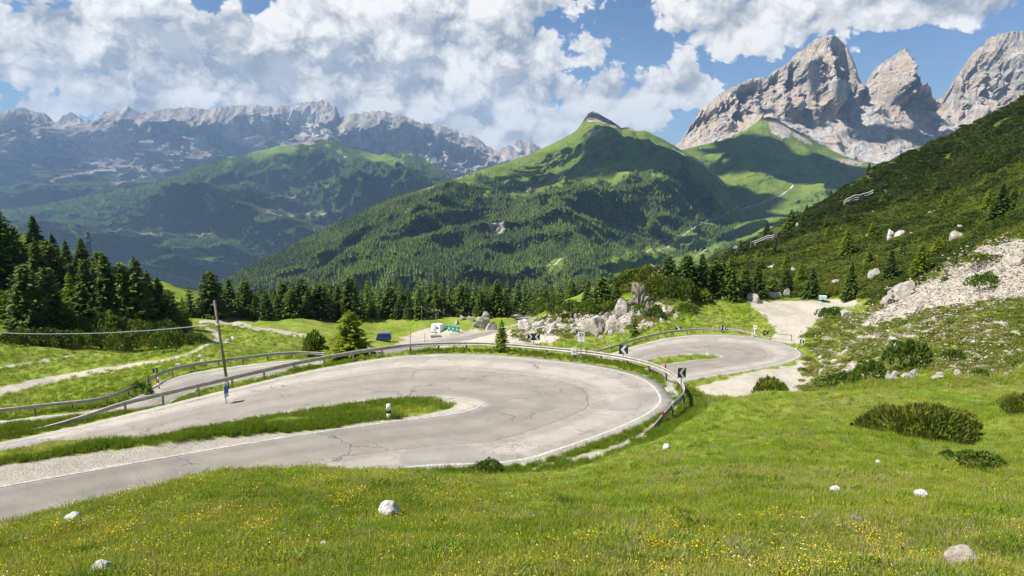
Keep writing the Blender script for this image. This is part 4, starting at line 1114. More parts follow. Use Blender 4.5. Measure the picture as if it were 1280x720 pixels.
for px, b, w_, h_, Y in [(p_[0], p_[1], p_[2], p_[3] * .72, p_[4]) for p_ in [(20,432,60,26,106),(60,434,52,30,105),(95,436,40,24,106),(125,436,44,34,107),(150,440,50,34,106),(178,440,46,34,106),(205,440,40,30,106),(224,436,34,26,108),(240,428,28,16,110),(85,420,60,34,110),(130,424,60,38,111),(170,428,56,38,111),(205,428,50,36,111),
                         (40,428,50,20,108),(750,396,60,24,150),(720,394,60,22,160),(700,392,50,20,170),(775,390,40,20,140),(690,388,50,18,190),(650,388,40,14,210),(800,352,46,22,138),(828,370,60,36,136),(850,378,50,36,134),(870,376,50,26,134),(815,352,40,26,140),(780,360,40,20,150),(810,392,44,14,124),(1240,330,60,16,100)]]:
    bush('dwarf_pine', 'shrub', (SH_MID[k % 3] if k % 4 != 2 else SH_BUSH[k % 3]), px, b, w_, h_, 'dark dwarf pine bush at the foot of the left wood' if px < 300 else 'dwarf pine bush round the boulder outcrop', Y, 'dwarf pines below the left wood' if px < 300 else 'dwarf pines round the outcrop'); k += 1

# ------------------------------------------------------------------ instancing of what nobody could count
def instancer(name, P, rot, sc, protos, which, label, cat):
    me = bpy.data.meshes.new(name); me.vertices.add(len(P)); me.vertices.foreach_set('co', np.ascontiguousarray(P, np.float32).ravel())
    a = me.attributes.new('rot', 'FLOAT_VECTOR', 'POINT'); a.data.foreach_set('vector', np.ascontiguousarray(rot, np.float32).ravel())
    a = me.attributes.new('siz', 'FLOAT', 'POINT'); a.data.foreach_set('value', np.ascontiguousarray(sc, np.float32))
    a = me.attributes.new('idx', 'INT', 'POINT'); a.data.foreach_set('value', np.ascontiguousarray(which, np.int32))
    o = link(name, me)
    coll = bpy.data.collections.new(name + '_kinds')
    for i, pm in enumerate(protos):
        coll.objects.link(bpy.data.objects.new('%s_kind_%02d' % (name, i), pm))
    ng = bpy.data.node_groups.new(name + '_scatter', 'GeometryNodeTree')
    ng.interface.new_socket('Geometry', in_out='INPUT', socket_type='NodeSocketGeometry')
    ng.interface.new_socket('Geometry', in_out='OUTPUT', socket_type='NodeSocketGeometry')
    N, Lk = ng.nodes, ng.links
    gi, go = N.new('NodeGroupInput'), N.new('NodeGroupOutput')
    m2p = N.new('GeometryNodeMeshToPoints'); iop = N.new('GeometryNodeInstanceOnPoints'); ci = N.new('GeometryNodeCollectionInfo')
    ci.inputs['Collection'].default_value = coll; ci.inputs['Separate Children'].default_value = True; ci.inputs['Reset Children'].default_value = True
    def na(nm, dt):
        n = N.new('GeometryNodeInputNamedAttribute'); n.data_type = dt; n.inputs['Name'].default_value = nm
        return n.outputs['Attribute']
    iop.inputs['Pick Instance'].default_value = True
    Lk.new(gi.outputs[0], m2p.inputs['Mesh']); Lk.new(m2p.outputs[0], iop.inputs['Points']); Lk.new(ci.outputs[0], iop.inputs['Instance'])
    Lk.new(na('idx', 'INT'), iop.inputs['Instance Index']); Lk.new(na('rot', 'FLOAT_VECTOR'), iop.inputs['Rotation']); Lk.new(na('siz', 'FLOAT'), iop.inputs['Scale'])
    Lk.new(iop.outputs[0], go.inputs[0])
    md = o.modifiers.new('scatter', 'NODES'); md.node_group = ng
    return tag(o, label, cat, kind='stuff')

# screen-area weight of every terrain cell
gX, gY, gZ = [a.reshape(NR, NS) for a in (TX, TY, TZ)]
qx, qy = project(gX, gY, gZ)
area = np.zeros((NR, NS))
area[:-1, :-1] = -((qx[:-1, 1:] - qx[:-1, :-1]) * (qy[1:, :-1] - qy[:-1, :-1]) - (qx[1:, :-1] - qx[:-1, :-1]) * (qy[:-1, 1:] - qy[:-1, :-1]))
inview = (qx > -330) & (qx < 1680) & (qy > 20) & (qy < 980) & (gY > 2.2)
area = np.where(inview, np.clip(area, 0, None) + .02 * np.abs(area), 0)
roadd = np.full(TX.shape, 99.0)
for k_, (A, B) in ROADS.items():
    lo = min(A[:, 1].min(), B[:, 1].min()) - 4; hi = max(A[:, 1].max(), B[:, 1].max()) + 4
    m = (TY > lo) & (TY < hi)
    ins = pt_in_poly(TX[m], TY[m], np.vstack([A, B[::-1]]))
    d1, _ = seg_dist(TX[m], TY[m], A[:, :2]); d2, _ = seg_dist(TX[m], TY[m], B[:, :2])
    roadd[m] = np.minimum(roadd[m], np.where(ins, -1, 1) * np.minimum(d1, d2))
roadd = roadd.reshape(NR, NS)
G_, S_, D_, SHm = [a.reshape(NR, NS) for a in (gravel, scree, dry, shrubm)]
def sample(w, n, seed):
    g = np.random.RandomState(seed)
    w = w.copy(); w[-1] = 0; w[:, -1] = 0
    p = w.ravel() / w.sum()
    i = g.choice(p.size, n, p=p)
    r, c = i // NS, i % NS
    u, v = g.rand(n), g.rand(n)
    def bl(a): return a[r, c] * (1 - u) * (1 - v) + a[r, c + 1] * u * (1 - v) + a[r + 1, c] * (1 - u) * v + a[r + 1, c + 1] * u * v
    return np.stack([bl(gX), bl(gY), bl(gZ)], 1), r, c, g

def clump(seed, n, h, spread, wid, mt, lean=.5):
    g = np.random.RandomState(seed)
    V = []
    for i in range(n):
        a = g.rand() * 6.28; d = spread * g.rand() ** .7
        bx, by = d * math.cos(a), d * math.sin(a)
        hh = h * g.uniform(.45, 1.2); la = g.rand() * 6.28; le = hh * lean * g.uniform(.2, 1.2)
        wa = g.rand() * 6.28; wx, wy = math.cos(wa) * wid, math.sin(wa) * wid
        mx, my = bx + math.cos(la) * le * .35, by + math.sin(la) * le * .35
        V += [(bx - wx, by - wy, -.01), (bx + wx, by + wy, -.01), (mx + wx * .7, my + wy * .7, hh * .6), (mx - wx * .7, my - wy * .7, hh * .6)]
        V += [(mx - wx * .7, my - wy * .7, hh * .6), (mx + wx * .7, my + wy * .7, hh * .6), (bx + math.cos(la) * le, by + math.sin(la) * le, hh * .98), (bx + math.cos(la) * le, by + math.sin(la) * le, hh)]
    V = np.array(V)
    return mesh_np('grass_clump', V, np.arange(len(V)).reshape(-1, 4), False, None, [mt])
cl = [clump(i, 30, .058, .13, .0035, M_GRASS, .7) for i in range(4)] + [clump(9, 20, .085, .10, .003, M_DRYGR, .9), clump(12, 34, .12, .10, .004, M_TALL, .6), clump(14, 12, .07, .09, .013, M_TALL, 1.3), clump(15, 7, .20, .07, .0022, M_DRYGR, .5)]
ok = (roadd > .15) & (G_ < .45) & (S_ < .4)
near = (gY < 46)
wn = area * near * ok
P, r, c, g = sample(wn, 135000, 5)
dist = P[:, 1]
kind = g.randint(0, 4, len(P)); dv = D_[r, c]
kind = np.where(g.rand(len(P)) < .05 + .22 * sstep(.35, .9, dv), 4, kind)
tall = fbm(P[:, 0] / 1.6, P[:, 1] / 1.6, 4, 2) > .62
strip = (roadd[r, c] < 1.4)
kind = np.where((tall & (g.rand(len(P)) < .5)) | (strip & (g.rand(len(P)) < .35)), 5, kind)
lf = fbm(P[:, 0] / .7, P[:, 1] / .7, 44, 3)
kind = np.where((lf > .55) & (g.rand(len(P)) < .35), 6, kind); kind = np.where(g.rand(len(P)) < .012, 7, kind)
sc = g.uniform(.55, 1.4, len(P)) * (1 + .35 * lf) * (1 + np.clip(dist - 8, 0, 40) * .028) * .9
rot = np.stack([g.normal(size=len(P)) * .12, g.normal(size=len(P)) * .12, g.rand(len(P)) * 6.28], 1)
instancer('grass', P, rot, sc, cl, kind, 'short alpine grass of the near meadow', 'grass')
# farther meadows and the strips between the roads
clf = [clump(30 + i, 22, .24, .28, .012, M_TALL if i == 1 else M_GRASS, .5) for i in range(3)] + [clump(39, 18, .22, .28, .012, M_DRYGR, .8)]
P, r, c, g = sample(area * (gY >= 38) * (gY < 150) * ok * (SHm < .3) * np.clip(1 - S_ * 3, 0, 1) * (roadd > .3), 40000, 6)
kind = g.randint(0, 3, len(P)); kind = np.where(g.rand(len(P)) < .05 + .2 * sstep(.4, .9, D_[r, c]), 3, kind)
instancer('grass', P, np.stack([g.normal(size=len(P)) * .1, g.normal(size=len(P)) * .1, g.rand(len(P)) * 6.28], 1), g.uniform(.6, 1.2, len(P)) * (1 + np.clip(P[:, 1] - 50, 0, 100) * .008), clf, kind, 'grass of the farther meadows and verges', 'grass')
# island between the two legs of the near hairpin: taller grass
P, r, c, g = sample(np.abs(area) * ((roadd < 2.0) & (roadd > .05)) * (gY > 20) * (gY < 60) * (G_ < .4) , 15000, 8)
instancer('grass', P, np.stack([g.normal(size=len(P)) * .1, g.normal(size=len(P)) * .1, g.rand(len(P)) * 6.28], 1), g.uniform(.8, 1.5, len(P)), [clump(50 + i, 24, .17, .14, .006, M_TALL, .5) for i in range(3)], g.randint(0, 3, len(P)), 'long lush grass along the road edges', 'grass')
# yellow flowers
def flower_clump(seed, mt, n=4, h=.11, r0=.0062):
    g = np.random.RandomState(seed); V = []; Fc = []
    for i in range(n):
        x, y = g.normal(size=2) * .07; z = h * g.uniform(.7, 1.2)
        b = len(V); tl = g.normal(size=2) * .3
        rr_ = r0 * g.uniform(.7, 1.3)
        for k in range(6):
            a = k * math.pi / 3; dx, dy = rr_ * math.cos(a), rr_ * math.sin(a)
            V.append((x + dx, y + dy, z + dx * tl[0] + dy * tl[1] + (.004 if k % 2 else 0)))
        Fc.append([b, b + 1, b + 2, b + 3]); Fc.append([b, b + 3, b + 4, b + 5])
    return mesh_np('flower_clump', np.array(V), np.array(Fc), False, None, [mt])
fl = [flower_clump(1, M_YEL), flower_clump(2, M_YEL, 7), flower_clump(3, M_YEL, 3, .09, .009), flower_clump(4, M_WHT, 3, .09, .008)]
fx = project(gX, gY, gZ)
fd = gm(fx[0], fx[1], [(230,640,280,70,1),(60,700,200,70,.8),(420,610,160,30,.6),(560,640,150,60,.35),(960,700,260,45,1),(800,690,100,40,.7),(1250,700,80,50,.5),(640,720,200,60,.5)])
fn = sstep(-.1, .5, fbm(gX / .8, gY / .8, 14, 3)); 
P, r, c, g = sample(area * near * ok * (gY < 24) * (fd + .06) * (fn + .04), 4000, 9)
kind = np.where(g.rand(len(P)) < .05, 3, g.randint(0, 3, len(P)))
instancer('flowers', P, np.stack([g.normal(size=len(P)) * .2, g.normal(size=len(P)) * .2, g.rand(len(P)) * 6.28], 1), g.uniform(.65, 1.1, len(P)) * (.72 + np.clip(P[:, 1] - 5, 0, 20) * .05), fl, kind, 'small yellow wild flowers scattered through the near meadow', 'flowers')
# dwarf pine scrub on the slope
gap = fbm(gX / 11, gY / 11, 21, 3)
P, r, c, g = sample(area * (SHm > .5) * (gap > -.45) * (roadd > 2) * (S_ < .35) * (G_ < .3) + .0, 18000, 10)
scp = np.clip(P[:, 1] / 170, .5, 1.25) * g.uniform(.7, 1.5, len(P))
P[:, 2] -= .15
instancer('dwarf_pine_scrub', P, np.stack([np.zeros(len(P)), np.zeros(len(P)), g.rand(len(P)) * 6.28], 1), scp * 1.15, [shrub_mesh(40 + i, M_PINE if i < 3 else M_SHADEPINE, 260, .6, .30, .08) for i in range(6)], np.where(fbm(P[:, 0] / 40, P[:, 1] / 40, 3, 3) * 14 + project(P[:, 0], P[:, 1], P[:, 2])[1] < interp([(880,345),(960,318),(1100,262),(1280,205)], project(P[:, 0], P[:, 1], P[:, 2])[0]), 3, 0) + g.randint(0, 3, len(P)), 'dwarf pine scrub covering the steep slope on the right', 'scrub')  # upper slope gets the darker needles, shading from its tilt as colour
print('scatter', time.time() - T0)
# ------------------------------------------------------------------ rocks
def m_rock(t, b):
    p = t.obj; pw = t.pos
    n1 = t.noise(p, 2.2, 6, .65); n2 = t.noise(pw, 7, 6, .75); n3 = t.noise(p, 1.1, 3, .5)
    c = t.mix(t.ss(n1, .3, .7), (.25, .225, .19), (.52, .48, .42))
    c = t.mix(t.ss(n3, .5, .72, 0, .6), c, (.40, .345, .265))
    c = t.mix(t.ss(n2, .5, .74, 0, .55), c, (.17, .16, .14))
    return {'Base Color': c, 'Roughness': .92, 'Specular IOR Level': .15, 'Normal': t.bump(t.math('ADD', n2, t.math('MULTIPLY', n1, 1.4)), .8, .12)}
M_ROCK = mat('pale_limestone', m_rock)
M_WROCK = mat('white_limestone', lambda t, b: {'Base Color': t.mix(t.ss(t.noise(t.obj, 3, 6, .7), .35, .62), (.36, .33, .28), (.68, .65, .60)), 'Roughness': .85, 'Normal': t.bump(t.noise(t.obj, 5, 6, .75), .7, .15)})
def rock_mesh(seed, m_, V0=None, F0=None):
    g = np.random.RandomState(seed); V = (icoV4 if V0 is None else V0).copy(); Fi = icoF4 if F0 is None else F0
    for k in range(13):
        d = g.normal(size=3); d /= np.linalg.norm(d); h = g.uniform(.45, .85)
        s = V @ d - h
        V = V - np.clip(s, 0, None)[:, None] * d * .92
    n = fbm(V[:, 0] * 1.8 + seed, V[:, 1] * 1.8, V[:, 2] * 1.8, 5)
    V = V * (1 + .13 * n)[:, None]
    V /= np.abs(V).max(0)
    V[:, 2] = np.where(V[:, 2] < -.3, -.3, V[:, 2])
    return mesh_np('rock', V, Fi, False, None, [m_])
def m_crag(t, b):
    p = t.pos; pv = t.vmath('MULTIPLY', p, (1, 1, .35))
    n1 = t.noise(pv, .5, 6, .65); n2 = t.noise(pv, 2.2, 6, .72, .4); n3 = t.noise(p, 8, 4, .7)
    c = t.mix(t.ss(n1, .35, .65), (.24, .20, .155), (.46, .40, .32))
    c = t.mix(t.ss(n2, .5, .64, 0, .8), c, (.10, .09, .07)); c = t.mix(t.ss(n3, .55, .75, 0, .5), c, (.50, .46, .38))
    return {'Base Color': c, 'Roughness': .95, 'Specular IOR Level': .1, 'Normal': t.bump(t.math('ADD', n2, n3), .9, .35)}
M_CRAG = mat('fissured_tan_rock', m_crag)
def crag_mesh(seed):
    V = icoV5.copy(); g = np.random.RandomState(seed)
    for k in range(9):
        d = g.normal(size=3) * [1, 1, .5]; d /= np.linalg.norm(d); s = V @ d - g.uniform(.5, .8)
        V = V - np.clip(s, 0, None)[:, None] * d
    n = ridged(V[:, 0] * 1.6 + seed, V[:, 1] * 1.6, V[:, 2] * .7, 5) - .8; n2 = fbm(V[:, 0] * 3, V[:, 1] * 3, V[:, 2] * 2 + seed, 4)
    V = V * (1 + .28 * n + .10 * n2)[:, None]; V /= np.abs(V).max(0)
    V[:, 2] = np.maximum(V[:, 2], -.4)
    return mesh_np('crag', V, icoF5, False, None, [M_CRAG])
def round_mesh(seed, m_):
    V = icoV4.copy(); n = fbm(V[:, 0] * 1.3 + seed, V[:, 1] * 1.3, V[:, 2] * 1.3, 4)
    V = V * (1 + .22 * n)[:, None]; V /= np.abs(V).max(0); V[:, 2] = np.maximum(V[:, 2], -.35)
    return mesh_np('rock', V, icoF4, True, None, [m_])
CRAGS = [crag_mesh(i) for i in range(3)]
ROCKS = [rock_mesh(i, M_ROCK) for i in range(8)]; WROCKS = [rock_mesh(50 + i, M_WROCK, icoV3 if i > 2 else None, icoF3 if i > 2 else None) for i in range(5)]
NR_ = 0
M_PURE = mat('clean_white_stone', lambda t, b: {'Base Color': t.mix(t.ss(t.noise(t.obj, 2.5, 6, .7), .32, .62), (.50, .47, .42), (.86, .85, .82)), 'Roughness': .85, 'Normal': t.bump(t.noise(t.obj, 4, 6, .75), .8, .1)})
M_TANST = mat('tan_stone', lambda t, b: {'Base Color': t.mix(t.ss(t.noise(t.obj, 2.5, 6, .7), .32, .62), (.34, .28, .20), (.66, .59, .48)), 'Roughness': .85, 'Normal': t.bump(t.noise(t.obj, 4, 6, .75), .8, .1)})
ROUNDW = [round_mesh(3, M_PURE), round_mesh(8, M_PURE)]; ROUNDT = [round_mesh(5, M_TANST)]
def rock(px, base, w, h, label, white=False, Y=None, group=None, name='rock', cat='rock', sink=.1, tilt=0):
    global NR_
    NR_ += 1
    g = on_ground(px, base, Y); s = w * g[1] / F / 2; hz = h * g[1] / F / 1.15
    src = CRAGS if (name == 'rock_outcrop' or 'crag' in label) else (ROUNDW if 'near meadow' in (group or '') and white else ROUNDT if 'tan rock at the lower' in label else (WROCKS if white else ROCKS)); o = link(name, src[NR_ % len(src)], None, (g[0], g[1] + s * .5, g[2] + hz * .28 - hz * sink))
    o.scale = (s * 1.04, s * rng.uniform(.75, 1.0), hz); o.rotation_euler = (rng.normal() * .08, tilt + rng.normal() * .08, rng.choice([0, math.pi]) + rng.normal() * .25)
    return tag(o, label, cat, group)
for a in [(485,645,30,19,'round white rock in the flowery meadow below the hairpin',True),(88,650,20,8,'flat pale rock in the grass at the left of the meadow',True),(124,722,34,19,'jagged pale rock cut by the bottom edge of the photo',True),(146,716,9,6,'small stone beside the jagged rock at the bottom edge',True),
          (404,683,12,6,'small white stone right below the round white rock',True),(208,674,10,5,'tiny pinkish stone in the flowers at lower left',False),(834,562,11,7,'small white rock on the grass below the rail end',True),(1046,616,17,8,'pale stone on the right meadow left of the others',True),
          (1071,652,16,9,'grey pointed stone on the right meadow',False),(1154,622,19,9,'bright white stone in the middle of the right meadow',True),(1207,710,42,24,'large tan rock at the lower right corner',False),(1098,579,7,4,'tiny white stone near the dwarf pine mound',True),
          (446,712,7,4,'tiny white pebble at the bottom middle',True)]:
    rock(a[0], a[1], a[2], a[3] * 1.1, a[4], a[5], None, 'loose stones on the near meadow', sink=.1)
for a in [(1029,469,9,8,'round white boulder on the gravel patch beyond the crest',True,75),(1030,454,11,6,'flat white rock above the round white boulder',False,82),(1074,462,30,9,'long low grey rock at the scree foot',False,66),(1085,458,12,7,'tan rock at the end of the long grey rock',False,66),
          (1130,372,34,22,'big slanted slab at the top of the scree',False,122),(1112,380,20,12,'broken slab left of the big slanted slab',False,118),(1095,350,18,16,'upright pale block among the slope scrub',False,165),(1114,301,13,14,'left of two pale blocks high in the scrub',True,215),(1127,299,14,12,'right of two pale blocks high in the scrub',True,215),
          (1203,287,10,7,'small pale boulder on the upper slope',False,190),(1200,300,24,12,'broken pale rocks below the small upper boulder',False,180),(965,338,12,9,'pale rock in scrub behind the gravel lot',False,160),(994,341,10,7,'second pale rock in scrub behind the gravel lot',False,160),(1049,356,16,7,'flat pale rock right of the trailer spruce',False,150),
          (1149,388,14,10,'boulder in the scree below the big slab',False,100),(1060,398,22,10,'pale rocks at the lot side of the scree',False,108),(1118,428,13,9,'white boulder on the grassy lower scree',True,78),(1070,432,8,5,'small white stone left on the lower scree',True,82),(1261,376,14,10,'brown rock on the right scree',False,70),
          (1275,331,16,12,'grey rock at the right edge of the scree',False,95),(1232,314,20,7,'pale ledge under the scrub at the right',False,110),(1190,333,9,6,'grey stone in the upper scree',False,110),(1010,352,9,6,'low pale rock behind the lot',False,160)]:
    rock(a[0], a[1], a[2], a[3], a[4], a[5], a[6])
# boulders round the outcrop and the rock pile
for a in [(744,420,34,24,'biggest pale boulder above the number board',110),(768,414,28,17,'broad boulder right of the biggest one',112),(786,409,22,14,'boulder at the foot of the neat little spruce',112),(779,392,20,20,'round grey boulder below the leaning outcrop',120),
          (820,398,16,13,'grey boulder on the grass right of the outcrop',116),(840,392,10,10,'small boulder right of the outcrop',120),(846,398,9,7,'lower small boulder right of the outcrop',118),(862,378,10,6,'grey stone at the knoll edge',128),
          (905,375,9,5,'flat stone where the knoll meets the lot',128),(942,377,20,13,'largest boulder at the back of the gravel lot',130),(966,373,24,9,'long grey boulder at the back of the gravel lot',132),(984,372,12,13,'dark cleft boulder at the back of the gravel lot',133),(893,377,6,4,'tiny white stone at the knoll edge',127),(948,379,8,4,'white stone in front of the largest lot boulder',127),
          (815,326,17,16,'pale rock crowning the outcrop knoll',140),(744,347,22,15,'pale crag rising out of the valley belt',250),(714,352,12,12,'second crag in the valley belt',260),(574,372,30,17,'grey crag in front of the valley belt trees',240),
          (601,410,22,17,'large boulder beside the far road',182),(614,414,18,13,'boulder at the road end of the far group',180),(589,402,10,9,'small boulder left of the far group',188),(579,400,9,6,'low stone left of the far group',190),(571,406,7,7,'reddish stone left of the far group',180),(606,398,13,10,'boulder on top of the far group',190)]:
    rock(a[0], a[1], a[2], a[3], a[4], False, a[5], None, 'boulder', 'boulder')
# leaning outcrop: two stacked, tilted masses
rock(804,384,32,28,'leaning tan rock outcrop overhung by dwarf pines',False,124,None,'rock_outcrop','outcrop',.05,.45); rock(796,368,16,15,'pointed tan block jutting from the top of the leaning outcrop',False,123,None,'rock_outcrop','outcrop',.05,-.4); rock(815,396,26,18,'dark underside block of the leaning outcrop',False,122,None,'rock_outcrop','outcrop')
rock(826,352,22,20,'pale shoulder of rock above the leaning outcrop',False,136,None,'rock_outcrop','outcrop',.1,.3)
PILE = [(655,402),(668,402),(662,410),(676,408),(688,404),(700,404),(694,412),(706,410),(716,410),(725,414),(712,402),(722,404),(732,408),(735,418),(700,398),(710,396),(683,398),(692,397),(720,398),(728,396),(740,400),(752,396),(762,396),(757,402),(705,416),(716,418),(727,422),(680,414),(672,416),(668,422),(690,418),(775,398),(792,402),(804,404),(814,410),(800,412),(824,404),(752,424),(765,420),(780,418),(664,398),(646,402),(652,408),(770,392),(798,395)]
for i, (px, py) in enumerate(PILE):
    w_ = rng.uniform(6, 12)
    rock(px + rng.normal() * 1.5, py + rng.normal(), w_, w_ * rng.uniform(.6, .85), 'cream limestone block in the heap beside the hairpins', i % 3 == 0, 116 + rng.normal() * 5, 'limestone blocks of the roadside heap', 'boulder', 'boulder')
for i in range(60):   # countable stones on the scree
    px = rng.uniform(1010, 1280); py = rng.uniform(interp([(1010,455),(1065,405),(1150,360),(1280,305)], px) + 4, interp([(1010,465),(1280,460)], px))
    w_ = rng.uniform(4, 10)
    rock(px, py, w_, w_ * .65, 'pale stone lying in the scree', i % 2 == 0, None, 'stones of the scree', sink=.15)
for i in range(16):
    px = rng.uniform(1080, 1270)
    rock(px, 473 - (px - 1080) * .03 + rng.uniform(-4, 4), rng.uniform(8, 18), rng.uniform(5, 9), 'weathered stone in the low bank behind the meadow', False, 48, 'stones of the low bank')
for i in range(14):
    rock(rng.uniform(890, 1270), rng.uniform(240, 330), rng.uniform(5, 10), rng.uniform(3, 6), 'pale rock showing through the slope scrub', False, None, 'rocks in the slope scrub', sink=-.2)
for px, py in [(222,458),(249,447),(252,453),(285,428),(291,424),(282,430),(70,433),(155,433),(390,390),(380,391),(245,390)]:
    rock(px, py, 7, 4, 'small pale stone on the left meadow', True, None, 'stones on the left meadow')
# gravel grit: small loose stones on shoulders and scree
def grit(seed, n, r):
    g = np.random.RandomState(seed); Vs, Fs = [], []
    for i in range(n):
        v = icoV2[:] * (1 + .25 * g.normal(size=(len(icoV2), 1))) * r * g.uniform(.25, 1.25) * np.array([1, .8, .55])
        Vs.append(v + np.array([g.normal() * r * 7, g.normal() * r * 7, 0])); Fs.append(icoF2 + i * len(icoV2))
    return mesh_np('grit', np.vstack(Vs), np.vstack(Fs), False, None, [M_WROCK if seed % 2 else M_ROCK])
icoV2, icoF2 = ico(1)
P, r, c, g = sample(area * ((G_ > .35) & (G_ < .9)) * (gY < 50) + area * (G_ >= .9) * (gY < 50) * .25, 900, 12)
instancer('gravel', P, np.stack([np.zeros(len(P))] * 2 + [g.rand(len(P)) * 6.28], 1), g.uniform(.5, 1.3, len(P)), [grit(i, 5, .015) for i in range(3)], g.randint(0, 3, len(P)), 'loose pale gravel along the road shoulder', 'gravel')
P, r, c, g = sample(area * np.clip(S_ - .3, 0, 1) ** 1.5 * (gY < 170) * (roadd > .5), 2200, 13)
instancer('scree', P, np.stack([np.zeros(len(P))] * 2 + [g.rand(len(P)) * 6.28], 1), g.uniform(.4, 1.6, len(P)) * (P[:, 1] / 80), [grit(10 + 2 * i, 5, .12) for i in range(4)], g.randint(0, 4, len(P)), 'broken limestone scree on the right hand slope', 'scree')
P, r, c, g = sample(area * ((S_ > .08) & (S_ < .9)) * (gY > 40) * (gY < 140) * (roadd > .5), 2000, 14)
instancer('weeds', P, np.stack([np.zeros(len(P))] * 2 + [g.rand(len(P)) * 6.28], 1), g.uniform(.25, .8, len(P)) * (P[:, 1] / 80), [shrub_mesh(60 + i, M_WEED, 160, .5, .34, .08, .6) for i in range(3)], g.randint(0, 3, len(P)), 'tufts of weeds growing through the scree and gravel', 'weeds')

# ------------------------------------------------------------------ guard rails
def m_steel(t, b):
    n = t.noise(t.pos, 3, 5, .7); n2 = t.noise(t.pos, 22, 4, .7)
    c = t.mix(t.ss(n, .3, .7), (.34, .315, .27), (.50, .47, .42))
    return {'Base Color': t.mix(t.ss(n2, .5, .75, 0, .6), c, (.20, .13, .08)), 'Roughness': .6, 'Metallic': .25}
M_RAIL = mat('weathered_galvanised_steel', m_steel)
M_POSTB = mat('rusty_brown_post', lambda t, b: {'Base Color': t.mix(t.noise(t.pos, 9, 5, .7), (.13, .085, .05), (.30, .23, .17)), 'Roughness': .8})
M_DARK = mat('dark_paint', None, (.035, .04, .045), .5); M_WHITE = mat('white_paint', None, (.80, .80, .78), .5)
M_GREY = mat('grey_metal', None, (.30, .31, .32), .45, .6); M_RED = mat('red_reflector', None, (.62, .03, .03), .4)
M_BLUE = mat('blue_sign', None, (.02, .14, .52), .45); M_CONC = mat('concrete', None, (.45, .43, .39), .9); M_WOOD = mat('grey_wood', None, (.22, .19, .15), .9)
PROF = [(0, -.155), (.055, -.12), (.055, -.075), (.0, -.03), (0, .03), (.055, .075), (.055, .12), (0, .155)]
def rail(A, B, i0, i1, off, label, h=.62, step=2.0, ends=(True, True), n_end=6, sq=.155):
    """beam outside edge A (B is the other road edge)"""
    d = (A - B); d[:, 2] = 0; d /= np.linalg.norm(d, axis=1)[:, None]
    P = (A + d * off)[i0:i1]; D = d[i0:i1]
    L = np.concatenate([[0], np.cumsum(np.linalg.norm(np.diff(P[:, :2], axis=0), axis=1))])
    m = int(L[-1] / .5); s = np.linspace(0, L[-1], m)
    Pi = np.stack([np.interp(s, L, P[:, k]) for k in range(3)], 1); Di = np.stack([np.interp(s, L, D[:, k]) for k in range(3)], 1)
    gzv = ground(Pi[:, 0], Pi[:, 1]); top = Pi[:, 2] + h
    drop = np.zeros(m)
    if ends[0]: drop = np.maximum(drop, 1 - sstep(0, 4.0, s))
    if ends[1]: drop = np.maximum(drop, 1 - sstep(0, 7.0, L[-1] - s))
    zc = top * (1 - drop) + (gzv - .1) * drop
    root = empty('guard_rail', (Pi[0, 0], Pi[0, 1], gzv[0]), label, 'guard rail')
    org = np.array(root.location)
    V = []
    for sgn, th in ((1, 0), (1, .012)):
        for k in range(m):
            for a, zz in PROF:
                V.append(Pi[k] * [1, 1, 0] - Di[k] * (a * sgn + th + .06) + [0, 0, zc[k] + zz] - org)
    V = np.array(V); q = []
    np_ = len(PROF)
    for l in range(2):
        for k in range(m - 1):
            for j in range(np_ - 1):
                b0 = l * m * np_ + k * np_ + j
                q.append((b0, b0 + 1, b0 + 1 + np_, b0 + np_))
    for j in (0, np_ - 1):
        for k in range(m - 1):
            b0 = k * np_ + j; b1 = b0 + m * np_
            q.append((b0, b0 + np_, b1 + np_, b1))
    link('beam', mesh_np('beam', V, np.array(q), False, None, [M_RAIL]), root)
    pm = MB(); pm.box((0, 0, -.35), (.10, .12, 1.1)); pm.box((0, 0, .16), (.13, .15, .03)); pmesh = pm.mesh('post', M_POSTB)
    npost = int(L[-1] / step)
    for k in range(npost):
        sk = 1.0 + k * step
        if sk > L[-1]: break
        p = [np.interp(sk, s, Pi[:, j]) for j in range(3)]; zt = np.interp(sk, s, zc)
        dd = [np.interp(sk, s, Di[:, j]) for j in range(2)]
        if zt < np.interp(sk, s, gzv) + .15: continue
        o = link('post', pmesh, root, np.array([p[0] + dd[0] * .02, p[1] + dd[1] * .02, zt - .06]) - org)
        o.rotation_euler = (0, 0, math.atan2(dd[1], dd[0]))
    return Pi, Di, zc
A, B = ROADS['H']
HP, HD, HZ = rail(A, B, 72, 177, .85, 'long grey guard rail sweeping round the near hairpin', step=2.3)
A, B = ROADS['B']
rail(A, B, 20, 88, .8, 'guard rail on the outer side of the lower left road', step=2.5, ends=(False, False))
A, B = ROADS['R']
rail(A, B, 8, 62, .9, 'guard rail along the far hairpin below the grassy knoll', step=2.5, ends=(False, True))
A, B = ROADS['C']
rail(A, B, 52, 80, .8, 'short guard rail at the bend of the far road', step=3, ends=(False, False))

